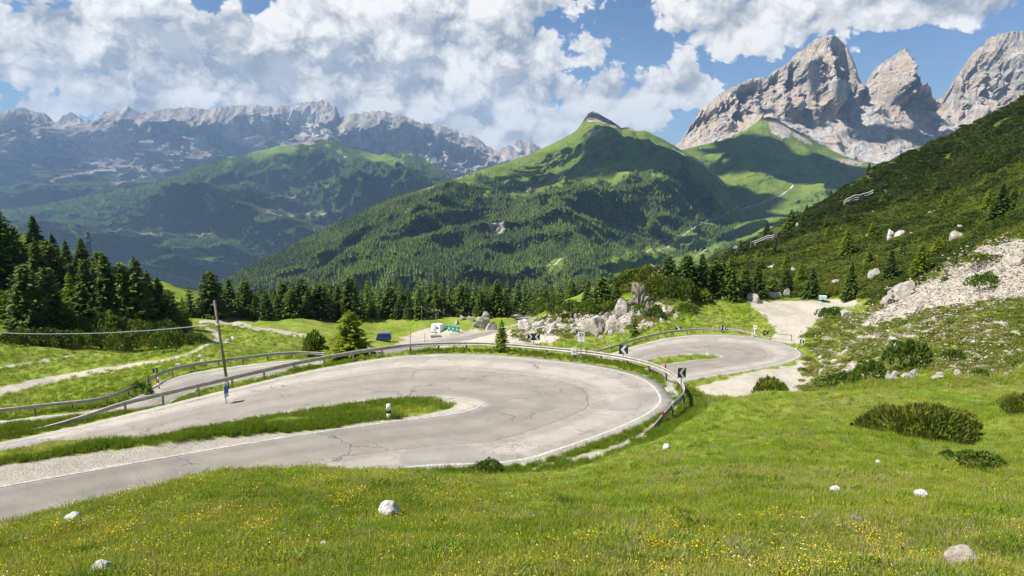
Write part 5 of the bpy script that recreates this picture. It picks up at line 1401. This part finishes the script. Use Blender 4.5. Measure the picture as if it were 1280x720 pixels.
# ------------------------------------------------------------------ signs
def facing(loc): return math.atan2(-loc[0], loc[1])    # rotation about z that turns local -Y to the camera side
def chevron_poly(x0, w, h, d):
    """'<' shape pointing left in x,z around origin"""
    return [(x0 - w, 0), (x0 - w + d, h), (x0 - w + d + w * .75, h), (x0 - w + w * .75, 0), (x0 - w + d + w * .75, -h), (x0 - w + d, -h)]
def chevron_sign(px, cy, wpx, Y, label, dirs=('L',), group='chevron boards of the bends', turn=0, hpx=None, base=None):
    g = on_ground(px, base if base else cy + 12, Y)
    c = at(px, cy, Y=g[1]); side = wpx * g[1] / F / len(dirs); H_ = (hpx or wpx / len(dirs)) * g[1] / F
    g[2] = min(g[2], c[2] - H_ * .5 - .25)
    g[2] = min(g[2], gz(g[0], g[1]))
    o = empty('chevron_sign', g, label, 'road sign', group, facing(g) * .6 + turn)
    zc = c[2] - g[2]
    m = MB(); m.tube([(0, .05, -.3), (0, .05, zc + H_ * .3)], .032, 8); m.build('post', M_GREY, o)
    for i, dr in enumerate(dirs):
        cx = (i - (len(dirs) - 1) / 2) * side * 1.02
        m = MB(); m.box((cx, 0, zc), (side * .98, .03, H_)); pn_ = m.build('panel', M_DARK, o, bevel=.008)
        s_ = side * .5
        poly = [(-.62, 0), (.12, .9), (.72, .9), (-.02, 0), (.72, -.9), (.12, -.9)]
        poly = [((p[0] if dr == 'L' else -p[0]) * s_ + cx, p[1] * H_ * .5 + zc) for p in poly]
        m = MB(); m.prism(poly, -.021, -.0155); m.build('chevron', M_WHITE, pn_)
    return o
chevron_sign(779, 437, 12, 49.5, 'dark square board with a white left chevron, middle of the hairpin rail', base=455)
chevron_sign(851, 466, 11.5, 43, 'dark board with white left chevron at the right end of the rail', base=500, turn=.35, hpx=13)
chevron_sign(667, 421, 16, 60, 'twin dark boards with white chevrons in front of the rock heap', ('R', 'L'), hpx=9, base=436)
chevron_sign(848, 411, 8, 101, 'small board with white right chevron behind the far hairpin rail', ('R',), hpx=5, base=417)
chevron_sign(903, 410, 8, 102, 'twin small boards with chevrons behind the far hairpin rail', ('R', 'L'), hpx=5, base=416)
chevron_sign(957, 416, 8, 97, 'small chevron board where the gravel track leaves the far hairpin', ('L',), hpx=6, base=421, turn=.5)
chevron_sign(1002, 427, 5, 91, 'small chevron board right of the gravel track mouth', ('L',), base=434)
chevron_sign(195, 463, 6, 66, 'dark chevron board at the bend of the lower left road', ('R',), base=474)

def text_mesh(s, size, mt, parent, loc, name='numeral', ex=.004):
    cu = bpy.data.curves.new(name, 'FONT'); cu.body = s; cu.size = size; cu.align_x = 'CENTER'; cu.align_y = 'CENTER'; cu.extrude = ex; cu.materials.append(mt)
    cu.offset = size * .03
    tmp = bpy.data.objects.new(name, cu); COL.objects.link(tmp); bpy.context.view_layer.update()
    me = bpy.data.meshes.new_from_object(tmp); bpy.data.objects.remove(tmp)
    me.materials.clear(); me.materials.append(mt)
    o = link(name, me, parent, loc); o.rotation_euler = (math.pi / 2, 0, 0)
    return o
g = on_ground(726, 452, 52.5); c = at(726, 421, Y=g[1])
o = empty('number_sign', g, 'white board with black number 23 on a post behind the rail', 'road sign', None, facing(g))
zc = c[2] - g[2]
m = MB(); m.tube([(0, .05, -.3), (0, .05, zc + .3)], .035, 8); m.build('post', M_GREY, o)
m = MB(); m.box((0, 0, zc), (.50, .03, .74)); p_ = m.build('panel', M_WHITE, o, bevel=.01)
text_mesh('23', .36, M_DARK, p_, (0, -.02, zc + .16)); m = MB(); m.box((0, -.0175, zc - .10), (.30, .004, .045)); m.box((0, -.0175, zc - .2), (.2, .004, .02)); m.build('line_mark', M_GREY, p_)
g = on_ground(717, 449, 51.5); c = at(717, 439, Y=g[1]); zc = c[2] - g[2]
o = empty('notice_board', g, 'small weathered white plate on the rail left of the number board', 'sign', None, facing(g))
m = MB(); m.box((0, 0, zc), (.42, .025, .52)); m.build('panel', M_WHITE, o, bevel=.008)
m = MB(); m.tube([(0, .04, -.3), (0, .04, zc)], .03, 8); m.build('post', M_POSTB, o)
m = MB(); m.box((.03, -.015, zc - .05), (.2, .004, .12)); m.build('faded_print', M_GREY, o)
# blue sign on the grass strip
g = on_ground(284.5, 517, 39); c0 = at(285, 478, Y=g[1]); 
o = empty('direction_sign', g, 'narrow blue and white sign on a post in the grass strip', 'road sign', None, facing(g) + .95)
H_ = c0[2] - g[2]
m = MB(); m.tube([(0, .05, -.3), (0, .05, H_ - .1)], .03, 8); m.build('post', M_GREY, o)
m = MB(); m.box((0, 0, H_ - .52), (.46, .025, 1.02)); p_ = m.build('panel', M_WHITE, o, bevel=.02)
m = MB(); m.box((0, -.016, H_ - .50), (.45, .006, .52)); m.build('blue_field', M_BLUE, p_)
m = MB(); m.prism([(-.02, H_ - .08), (.06, H_ - .17), (.02, H_ - .17), (.02, H_ - .22), (-.06, H_ - .22), (-.06, H_ - .17), (-.1, H_ - .17)], -.02, -.014); m.build('arrow_mark', M_DARK, p_)
m = MB(); m.box((.02, -.016, H_ - .88), (.26, .005, .07)); m.build('caption', M_GREY, p_)
# bollard on the island
g = on_ground(486, 523.5, 34)
o = empty('bollard', g, 'stubby white topped bollard with black band by the grass island', 'bollard')
H_ = 20 * g[1] / F
m = MB(); m.tube([(0, 0, -.2), (0, 0, H_ * .42)], .105, 16); m.build('base', M_CONC, o, True)
m = MB(); m.tube([(0, 0, H_ * .42), (0, 0, H_ * .62)], .112, 16); m.build('black_band', M_DARK, o, True)
m = MB(); m.tube([(0, 0, H_ * .62), (0, 0, H_ * .97)], .112, 16); m.tube([(0, 0, H_ * .97), (0, 0, H_)], .112, 16, .09); w_ = m.build('white_cap', M_WHITE, o, True)
m = MB(); m.box((.0, -.113, H_ * .8), (.07, .006, .09)); m.build('reflector', M_GREY, w_)
# small delineators
def delineator(px, base, hpx, Y, label, red=False, group='roadside delineator posts'):
    g = on_ground(px, base, Y); h = hpx * g[1] / F
    o = empty('delineator', g, label, 'delineator', group)
    m = MB(); m.tube([(0, 0, -.2), (0, 0, h * .7)], .05, 8); m.build('post', M_WHITE if not red else M_GREY, o, True)
    m = MB(); m.tube([(0, 0, h * .7), (0, 0, h)], .055, 8); m.build('reflector', M_RED if red else M_WHITE, o, True)
for a in [(940,423,7,97,'white delineator at the end of the far hairpin rail'),(891,413,4,102,'white delineator between the small chevron boards'),(884,444,4,88,'white delineator on the tip of the far grass island'),(995,438,4,88,'white delineator at the mouth of the gravel track'),
          (444,438,9,58,'white topped marker post behind the rail by the bright larch'),(785,462,8,76,'thin white post at the left end of the far grass island'),(209,468,5,66,'white marker at the lower left bend'),(589,414,4,180,'white delineator beside the far boulders'),
          (655,395,4,225,'white delineator on the far bend'),(664,396,4,222,'second white delineator on the far bend'),(675,397,5,218,'last white delineator right of the far bend'),(624,388,4,240,'white delineator where the far road vanishes')]:
    delineator(*a)
def rail_marker(px, cy, label, k):
    o = empty('rail_marker', HP[k] + [0, 0, 0], label, 'reflector', 'red rail markers'); o.location.z = HZ[k] + .12
    m = MB(); m.box((0, 0, .12), (.10, .05, .30)); m.build('plate', M_RED, o, bevel=.01)
    m = MB(); m.box((0, .02, -.1), (.05, .04, .3)); m.build('bracket', M_GREY, o)
pxs, pys = project(HP[:, 0], HP[:, 1], HZ)
for px, py, lab in [(822, 520, 'red marker on top of the rail near its lower end'), (829, 470, 'red marker on the rail at its right bend')]:
    rail_marker(px, py, lab, int(np.argmin((pxs - px) ** 2 + (pys - py) ** 2)))
g = on_ground(199, 489, 62); o = empty('warning_post', g, 'red and white banded post at the lower left bend', 'marker post')
for i in range(5):
    m = MB(); m.tube([(0, 0, .26 * i - (.2 if i == 0 else 0)), (0, 0, .26 * i + .26)], .07, 10); m.build('band', M_RED if i % 2 else M_WHITE, o, True)
delineator(943, 421, 12, 97.5, 'pale grey post beside the far hairpin rail end')
g = on_ground(943, 421, 98); c = at(943, 410, Y=g[1]); zc = c[2] - g[2]
o = empty('number_sign', g + np.array([.15, .3, 0]), 'small pale square sign above the far hairpin', 'road sign', None, facing(g)); m = MB(); m.box((0, 0, zc), (.5, .03, .6)); m.build('panel', M_WHITE, o); m = MB(); m.tube([(0, .04, -.2), (0, .04, zc)], .03, 8); m.build('post', M_GREY, o); m = MB(); m.box((0, -.02, zc), (.28, .005, .2)); m.build('faded_print', M_GREY, o)

# ------------------------------------------------------------------ poles and wires
g = at(285, 476, Y=52); g[2] = gz(g[0], g[1]); tp = at(268, 376, Y=50.5)
o = empty('utility_pole', g, 'leaning grey wooden pole behind the guard rail', 'pole')
m = MB(); d = tp - g; m.tube([-d * .04, d * .5, d], .12, 10, .085); m.build('shaft', M_WOOD, o, True)
m = MB(); q = d * .76; m.tube([q + [-.16, -.12, 0], q + [.1, -.12, 0]], .03, 6); m.build('insulator', M_WHITE, o)
a0 = g + d * .76 + [-.16, -.12, 0]; e0 = at(-120, 405, Y=64)
pts = [a0 * (1 - s) + e0 * s - np.array([0, 0, .85]) * 4 * s * (1 - s) for s in np.linspace(0, 1, 24)]
m = MB(); m.tube(pts, .035, 6); tag(m.build('power_cable', M_GREY, None, True), 'sagging grey cable from the leaning pole to the left edge', 'cable')
def pole(px, base, top, Y, label, r=.09, cross=False, lean=0):
    g = on_ground(px, base, Y); t_ = at(px + lean, top, Y=g[1])
    o = empty('utility_pole', g, label, 'pole', 'poles by the valley parking'); d = t_ - g
    m = MB(); m.tube([-d * .03, d], r, 8, r * .8); m.build('shaft', M_WOOD, o, True)
    if cross:
        m = MB(); m.box(tuple(d - [0, .15, .5]), (2.4, .14, .16)); ca = m.build('crossarm', M_WOOD, o)
        for x in (-1, 0, 1):
            m = MB(); m.tube([d + [x, -.15, -.42], d + [x, -.15, -.12]], .07, 6); m.build('insulator', M_WHITE, ca, True)
    return g, t_
_, w1 = pole(527, 402, 382, 190, 'pole standing before the dark belt left of the cabin')
pole(513, 434, 408, 138, 'dark snow pole left of two beside the far road', .07); pole(531, 432, 416, 140, 'shorter dark snow pole beside the far road', .07)
_, w2 = pole(545, 420, 386, 158, 'crossarm pole in front of the white cabin', .1, True); pole(404, 446, 416, 66, 'thin grey pole by the leafy shrub tree', .04)
pole(555, 397, 386, 200, 'short pole behind the cabin'); pole(490, 440, 427, 125, 'thin marker pole left of the snow poles', .05)
m = MB(); m.box((0, 0, .25), (2.6, 1.2, .5)); g = on_ground(545, 421.5, 156); tag(m.build('concrete_base', M_WOOD, None, bevel=.05, loc=g), 'dark low block at the foot of the crossarm pole', 'block')
for (p, q, lab) in [(w1, w2 - [0, 0, .2], 'wire from the rear pole to the crossarm pole'), (w1, at(425, 388, Y=215), 'wire running left from the rear pole into the trees'), (w2 - [0, 0, .2], at(600, 396, Y=200), 'wire from the crossarm pole towards the far boulders')]:
    m = MB(); m.tube([p * (1 - s) + q * s - np.array([0, 0, 1.2]) * 4 * s * (1 - s) for s in np.linspace(0, 1, 12)], .03, 5); tag(m.build('overhead_wire', M_GREY, None), lab, 'wire')
# lattice pylon
g = on_ground(116, 352, 165); tp = at(116, 290, Y=g[1]); H_ = tp[2] - g[2]
o = empty('lattice_pylon', g, 'thin lattice pylon rising behind the left wood', 'pylon'); m = MB()
for sx_ in (-1, 1):
    for sy_ in (-1, 1): m.tube([(sx_ * .7, sy_ * .7, 0), (sx_ * .18, sy_ * .18, H_)], .05, 4)
for i in range(12):
    z0, z1 = H_ * i / 12, H_ * (i + 1) / 12; r0, r1 = .7 - .52 * i / 12, .7 - .52 * (i + 1) / 12
    for a_, b_ in (((-1, -1), (1, -1)), ((1, -1), (1, 1)), ((1, 1), (-1, 1)), ((-1, 1), (-1, -1))):
        m.tube([(a_[0] * r0, a_[1] * r0, z0), (b_[0] * r1, b_[1] * r1, z1)], .03, 4)
m.build('frame', M_DARK, o)
m = MB(); m.tube([(-1.3, 0, H_ * .93), (1.3, 0, H_ * .93)], .07, 4); m.tube([(-1, 0, H_ * .83), (1, 0, H_ * .83)], .06, 4); m.build('crossarm', M_DARK, o)

# ------------------------------------------------------------------ van, cabin, bins, trailer
M_VAN = mat('dark_blue_car_paint', lambda t, b: {'Base Color': t.mix(t.noise(t.obj, 2, 3), (.012, .03, .24), (.03, .06, .38)), 'Roughness': .28, 'Coat Weight': .6})
M_GLASS = mat('tinted_glass', None, (.02, .025, .03), .08, 0, .6); M_TYRE = mat('tyre_rubber', None, (.02, .02, .02), .85); M_TEAL = mat('teal_plastic', None, (.07, .38, .29), .5)
g = on_ground(480, 426, 172); g[2] = gz(g[0], g[1])
o = empty('parked_van', g, 'small dark blue van parked on the grass verge of the far road', 'van', None, R_(4))
m = MB(); m.prism([(-1.75, .35), (1.75, .35), (1.78, .95), (1.62, 1.85), (1.45, 1.98), (-1.0, 1.98), (-1.25, 1.85), (-1.55, 1.15), (-1.78, .95)], -.85, .85); b_ = m.build('body', M_VAN, o, bevel=.06)
m = MB(); m.prism([(-1.38, 1.2), (-.5, 1.2), (-.5, 1.75), (-1.15, 1.75)], -.862, -.852); m.prism([(-.4, 1.2), (.5, 1.2), (.5, 1.75), (-.4, 1.75)], -.862, -.852); m.prism([(.6, 1.2), (1.6, 1.2), (1.55, 1.75), (.6, 1.75)], -.862, -.852); m.build('side_windows', M_GLASS, o)
m = MB(); m.box((-1.46, 0, 1.48), (.04, 1.4, .5)); wsx = m.build('windscreen', M_GLASS, o); 
for x in (-1.15, 1.15):
    for y in (-.8, .8):
        m = MB(); m.tube([(x, y - .1, .33), (x, y + .1, .33)], .33, 16); w_ = m.build('wheel', M_TYRE, o)
        m = MB(); m.tube([(x, y - .115, .33), (x, y + .115, .33)], .17, 12); m.build('rim', M_GREY, w_)
for y in (-.6, .6): m = MB(); m.box((-1.79, y, .85), (.05, .28, .16)); m.build('headlight', M_WHITE, o)
for y in (-.72, .72): m = MB(); m.box((1.79, y, 1.0), (.05, .14, .35)); m.build('tail_light', M_RED, o)
m = MB(); m.box((0, -.86, .45), (3.2, .03, .12)); m.build('side_trim', M_DARK, o)
M_PBLUE = mat('pale_blue_panel', None, (.42, .58, .62), .5)
g = on_ground(547, 415, 160)
o = empty('roadside_cabin', g, 'white and pale blue cabin at the edge of the valley parking', 'cabin', None, R_(-28))
m = MB(); m.prism([(-1.5, 0), (1.5, 0), (1.5, 2.15), (1.3, 2.4), (-1.3, 2.4), (-1.5, 2.15)], -1.0, 1.0); m.build('body', M_WHITE, o, bevel=.08)
m = MB(); m.box((-1.53, 0, 1.15), (.05, 1.7, 1.9)); m.build('end_panel', M_PBLUE, o)
m = MB(); m.box((-.45, -1.02, 1.0), (.75, .05, 1.8)); d_ = m.build('door', M_PBLUE, o); m = MB(); m.box((-.2, -1.06, 1.0), (.05, .05, .18)); m.build('handle', M_DARK, d_)
m = MB(); m.box((.65, -1.02, 1.4), (.7, .05, .5)); m.build('window', M_GLASS, o)
m = MB(); m.box((0, 0, .06), (3.1, 2.1, .12)); m.build('skid', M_DARK, o)
binr = None
for i, (px, py) in enumerate([(557, 412.5), (562, 413.2), (567, 414.2), (572, 415.0)]):
    g = on_ground(px, py, 162 - i * 1.5)
    lab = ['teal recycling bin nearest the cabin, leftmost of four', 'second teal recycling bin from the cabin', 'third teal recycling bin from the cabin', 'teal recycling bin farthest from the cabin, rightmost of four'][i]
    if binr is None:
        binr = o = empty('recycling_bin', g, lab, 'bin', 'teal recycling bins by the cabin', R_(-12))
        m = MB(); m.prism([(-.42, .15), (.42, .15), (.48, 1.2), (-.48, 1.2)], -.45, .45); m.build('body', M_TEAL, o, bevel=.03)
        m = MB(); m.prism([(-.5, 1.2), (.5, 1.2), (.42, 1.42), (-.2, 1.5), (-.46, 1.38)], -.48, .48); m.build('lid', M_TEAL, o, bevel=.03)
        for x in (-.3, .3):
            for y in (-.35, .35): m = MB(); m.tube([(x, y - .04, .1), (x, y + .04, .1)], .1, 10); m.build('wheel', M_TYRE, o)
        m = MB(); m.box((0, -.46, .8), (.4, .03, .25)); m.build('sticker', M_WHITE, o)
    else: copy_thing(binr, g, R_(-12), 1, lab)
g = on_ground(1028, 377, 127)
o = empty('trailer', g, 'pale blue box trailer parked at the back of the gravel lot', 'trailer', None, R_(-15))
m = MB(); m.box((0, 0, .72), (1.3, 1.0, .75)); m.build('box_body', M_PBLUE, o, bevel=.04)
m = MB(); m.box((0, 0, 1.12), (1.36, 1.06, .06)); m.build('lid', M_WHITE, o)
m = MB(); m.box((.68, 0, .7), (.05, .95, .7)); m.build('tail_panel', M_DARK, o)
for y in (-.5, .5): m = MB(); m.tube([(0, y - .08, .26), (0, y + .08, .26)], .26, 14); m.build('wheel', M_TYRE, o)
m = MB(); m.tube([(-.65, 0, .38), (-1.4, 0, .34)], .04, 6); m.build('drawbar', M_GREY, o)
# barrier chain at the gravel track
g0 = on_ground(963, 423.5, 95); g1 = on_ground(989, 426, 93)
o = empty('barrier', g0, 'low grey bar closing the gravel track', 'barrier')
m = MB(); m.tube([(0, 0, -.2), (0, 0, .9)], .06, 8); m.build('post', M_GREY, o); m = MB(); m.tube([g1 - g0 + [0, 0, -.2], g1 - g0 + [0, 0, .9]], .06, 8); m.build('post', M_GREY, o)
m = MB(); m.tube([(0, 0, .8), g1 - g0 + [0, 0, .8]], .04, 8); m.build('bar', M_GREY, o)
# snow fences on the dark slope
for (a_, b_, lab) in [((1054, 262), (1091, 246), 'pale snow fence high on the dark slope'), ((938, 312), (971, 299), 'pale snow fence low on the dark slope')]:
    n = 12; root = None
    for i in range(n + 1):
        s = i / n; g = on_ground(a_[0] + (b_[0] - a_[0]) * s, a_[1] + (b_[1] - a_[1]) * s)
        if root is None: root = empty('snow_fence', g, lab, 'fence', 'snow fences on the slope'); org = g; prev = g
        else:
            m = MB(); dv_ = g - prev; L = np.linalg.norm(dv_[:2])
            for k in range(3):
                z = 1.4 + .9 * k; m.tube([prev - org + [0, 0, z], g - org + [0, 0, z]], .2, 4)
            m.build('slat_panel', M_CONC, root)
        m = MB(); m.tube([g - org, g - org + [0, 0, 3.6]], .14, 5); m.build('post', M_WOOD, root)
        prev = g
print('things', time.time() - T0)
# ------------------------------------------------------------------ camera, sun, world
cam = bpy.data.objects.new('camera', bpy.data.cameras.new('camera'))
COL.objects.link(cam); scene.camera = cam
cam.data.sensor_width = 36; cam.data.lens = 36 * F / 1280
cam.rotation_euler = (math.pi / 2 - PITCH, 0, 0)
cam.data.clip_start = 0.1; cam.data.clip_end = 60000
sun = bpy.data.objects.new('sun', bpy.data.lights.new('sun', 'SUN')); COL.objects.link(sun)
sun.data.energy = 5.0; sun.data.angle = R_(.55); sun.data.color = (1, .955, .88)
from mathutils import Vector
sun.rotation_euler = Vector(sd).to_track_quat('Z', 'Y').to_euler()

w = bpy.data.worlds.new('World'); scene.world = w; w.use_nodes = True
t = NT(w.node_tree); bg = t.n['Background']
w.cycles.sampling_method = 'MANUAL'; w.cycles.sample_map_resolution = 256
sky = t.new('ShaderNodeTexSky', sky_type='NISHITA'); sky.sun_disc = False
sky.sun_elevation = SUN_EL; sky.sun_rotation = SUN_AZ; sky.altitude = 2000; sky.air_density = 1.0; sky.dust_density = .6; sky.ozone_density = 1.5
gen = t.new('ShaderNodeTexCoord').outputs['Generated']
sx = t.new('ShaderNodeSeparateXYZ'); t.put(sx.inputs[0], gen)
AZ = t.math('ARCTAN2', sx.outputs[0], sx.outputs[1]); EL = t.math('ARCSINE', sx.outputs[2])
def ae(px, py):
    a, b = ray(px, py); a, b = float(a), float(b)
    return math.atan2(a, 1), math.atan2(b, math.hypot(a, 1))
def combine(x, y, z):
    n = t.new('ShaderNodeCombineXYZ'); t.put(n.inputs[0], x); t.put(n.inputs[1], y); t.put(n.inputs[2], z); return n.outputs[0]
def blobsum(az, el, blobs):
    tot = None
    for (px, py, rx, ry, amp) in blobs:
        a, e = ae(px, py)
        dx = t.math('MULTIPLY', t.math('SUBTRACT', az, a), F / rx); dy = t.math('MULTIPLY', t.math('SUBTRACT', el, e), F / ry)
        r2 = t.math('ADD', t.math('MULTIPLY', dx, dx), t.math('MULTIPLY', dy, dy))
        g = t.math('MULTIPLY', t.math('POWER', 2.718, t.math('MULTIPLY', r2, -1)), amp)
        tot = g if tot is None else t.math('ADD', tot, g)
    return tot
BL = [(50,50,110,50,.75),(190,62,160,62,1.0),(310,62,80,50,.5),(430,70,100,80,.95),(560,60,110,65,.85),(660,50,80,50,.8),(600,128,125,46,.9),(760,122,70,32,.8),(835,104,56,34,.95),
      (480,130,100,42,.75),(105,128,60,20,.85),(290,128,110,20,.95),(440,150,90,24,.7),(700,165,86,24,.7),(40,70,80,30,.5),(120,10,90,30,.5),(360,20,90,30,.4),(560,10,120,24,.5),(1000,6,165,34,1.05),(1180,-8,110,28,.8),(925,45,60,20,.6),(775,54,34,11,.5),(720,-4,60,14,.5),(1225,18,60,18,.4),
      (872,118,36,24,.3),(600,168,110,22,.4),(1182,118,10,10,.6),(1130,110,140,60,-.3),(1000,140,100,60,-.3),
      (262,4,24,14,-1.2),(322,20,20,22,-.9),(20,12,26,14,-.6),(70,3,20,12,-.5),(40,112,45,13,-.8),(225,112,14,9,-.5),(150,116,14,8,-.3),(775,24,42,20,-.8),(725,90,34,11,-.35),(850,60,50,18,-.3)]
def noise2(vec, scale, det, rough, dist=0.0):
    n = t.new('ShaderNodeTexNoise', noise_dimensions='2D'); t.put(n.inputs['Vector'], vec); n.inputs['Scale'].default_value = scale
    n.inputs['Detail'].default_value = det; n.inputs['Roughness'].default_value = rough; n.inputs['Distortion'].default_value = dist
    return n
base = combine(AZ, t.math('MULTIPLY', EL, 1.15), 0)
wn = noise2(base, 16, 3, .6); warp = t.vmath('SCALE', t.vmath('SUBTRACT', wn.outputs['Color'], (.5, .5, .5)), sc=.030)
base = t.vmath('ADD', base, warp)
def detail(dx, dy, det=4):
    vec = t.vmath('ADD', base, (dx, dy * 1.15, 0))
    n = noise2(vec, 7, 6, .55).outputs['Fac']
    v = t.new('ShaderNodeTexVoronoi', feature='SMOOTH_F1', voronoi_dimensions='2D'); t.put(v.inputs['Vector'], vec); v.inputs['Scale'].default_value = 13
    v.inputs['Detail'].default_value = det; v.inputs['Roughness'].default_value = .54; v.inputs['Lacunarity'].default_value = 2.3; v.inputs['Smoothness'].default_value = .35
    return t.math('ADD', t.math('MULTIPLY', t.math('SUBTRACT', n, .5), 1.2), t.math('MULTIPLY', t.math('SUBTRACT', .42, v.outputs['Distance']), BA))
BA = 1.28
bs0 = blobsum(AZ, EL, BL)
d0 = detail(0.0, 0.0, 4); d1 = detail(-.006, .012, 3); d2 = detail(-.015, .035, 1)
r1_, r2_ = t.math('SUBTRACT', d0, d1), t.math('SUBTRACT', d0, d2)
dd0 = t.math('ADD', t.math('ADD', d0, bs0), .535)
alpha = t.ss(dd0, .36, .62)
DK = [(195,74,130,32,.42),(110,45,90,34,.14),(440,92,75,34,.34),(640,62,85,24,.42),(1080,2,150,16,.32),(560,150,70,12,.2),(300,100,60,16,.25)]
dark = blobsum(AZ, EL, DK)
lit = t.math('ADD', t.math('MULTIPLY', r1_, .72), t.math('MULTIPLY', r2_, .52))  # cloud light and shade painted in: density offsets towards the sun, minus dark patches
lit = t.math('ADD', t.math('SUBTRACT', lit, dark), .78)
lit = t.math('ADD', lit, t.math('MULTIPLY', t.ss(dd0, .4, .8, 1, 0), .22), clamp=True)
gcore = t.mix(t.ss(noise2(base, 17, 6, .6).outputs['Fac'], .32, .68), (.195, .225, .268), (.315, .335, .365))
cc = t.mix(lit, gcore, (.66, .645, .615))
low = t.ss(EL, .0, .12, 1, 0)
cc = t.mix(t.math('MULTIPLY', low, .3), cc, (.58, .56, .53))
skyc = t.mix(1.0, sky.outputs[0], (.060, .060, .060), 'MULTIPLY')
skyc = t.mix(1.0, skyc, (.78, .93, 1.08), 'MULTIPLY')
col = t.mix(alpha, skyc, cc)
t.put(bg.inputs['Color'], t.mix(1.0, col, (10, 10, 10), 'MULTIPLY')); bg.inputs['Strength'].default_value = 0.1

# haze
hb = MB(); hb.box((0, 6000, 300), (34000, 22000, 2360))
def haze_mat():
    m = bpy.data.materials.new('mountain_air'); m.use_nodes = True
    tt = NT(m.node_tree); tt.n.remove(tt.n['Principled BSDF'])
    v = tt.new('ShaderNodeVolumePrincipled'); v.inputs['Color'].default_value = (.42, .66, 1, 1)
    v.inputs['Density'].default_value = 4.4e-5; v.inputs['Anisotropy'].default_value = .1
    tt.l.new(v.outputs[0], tt.n['Material Output'].inputs['Volume'])
    return m
USE_HAZE = True
if USE_HAZE:
    tag(hb.build('haze', haze_mat()), 'pale blue air between the meadow and the far ranges', 'haze', kind='stuff')

vs = scene.view_settings
vs.view_transform = 'Standard'; vs.look = 'None'; vs.exposure = .75; vs.gamma = 1; vs.use_curve_mapping = False
scene.cycles.use_adaptive_sampling = True; scene.cycles.adaptive_threshold = .02; scene.cycles.adaptive_min_samples = 24; scene.cycles.use_denoising = True
scene.cycles.time_limit = 600
scene.cycles.max_bounces = 4; scene.cycles.transparent_max_bounces = 8; scene.cycles.diffuse_bounces = 2; scene.cycles.volume_bounces = 0
print('done', time.time() - T0)
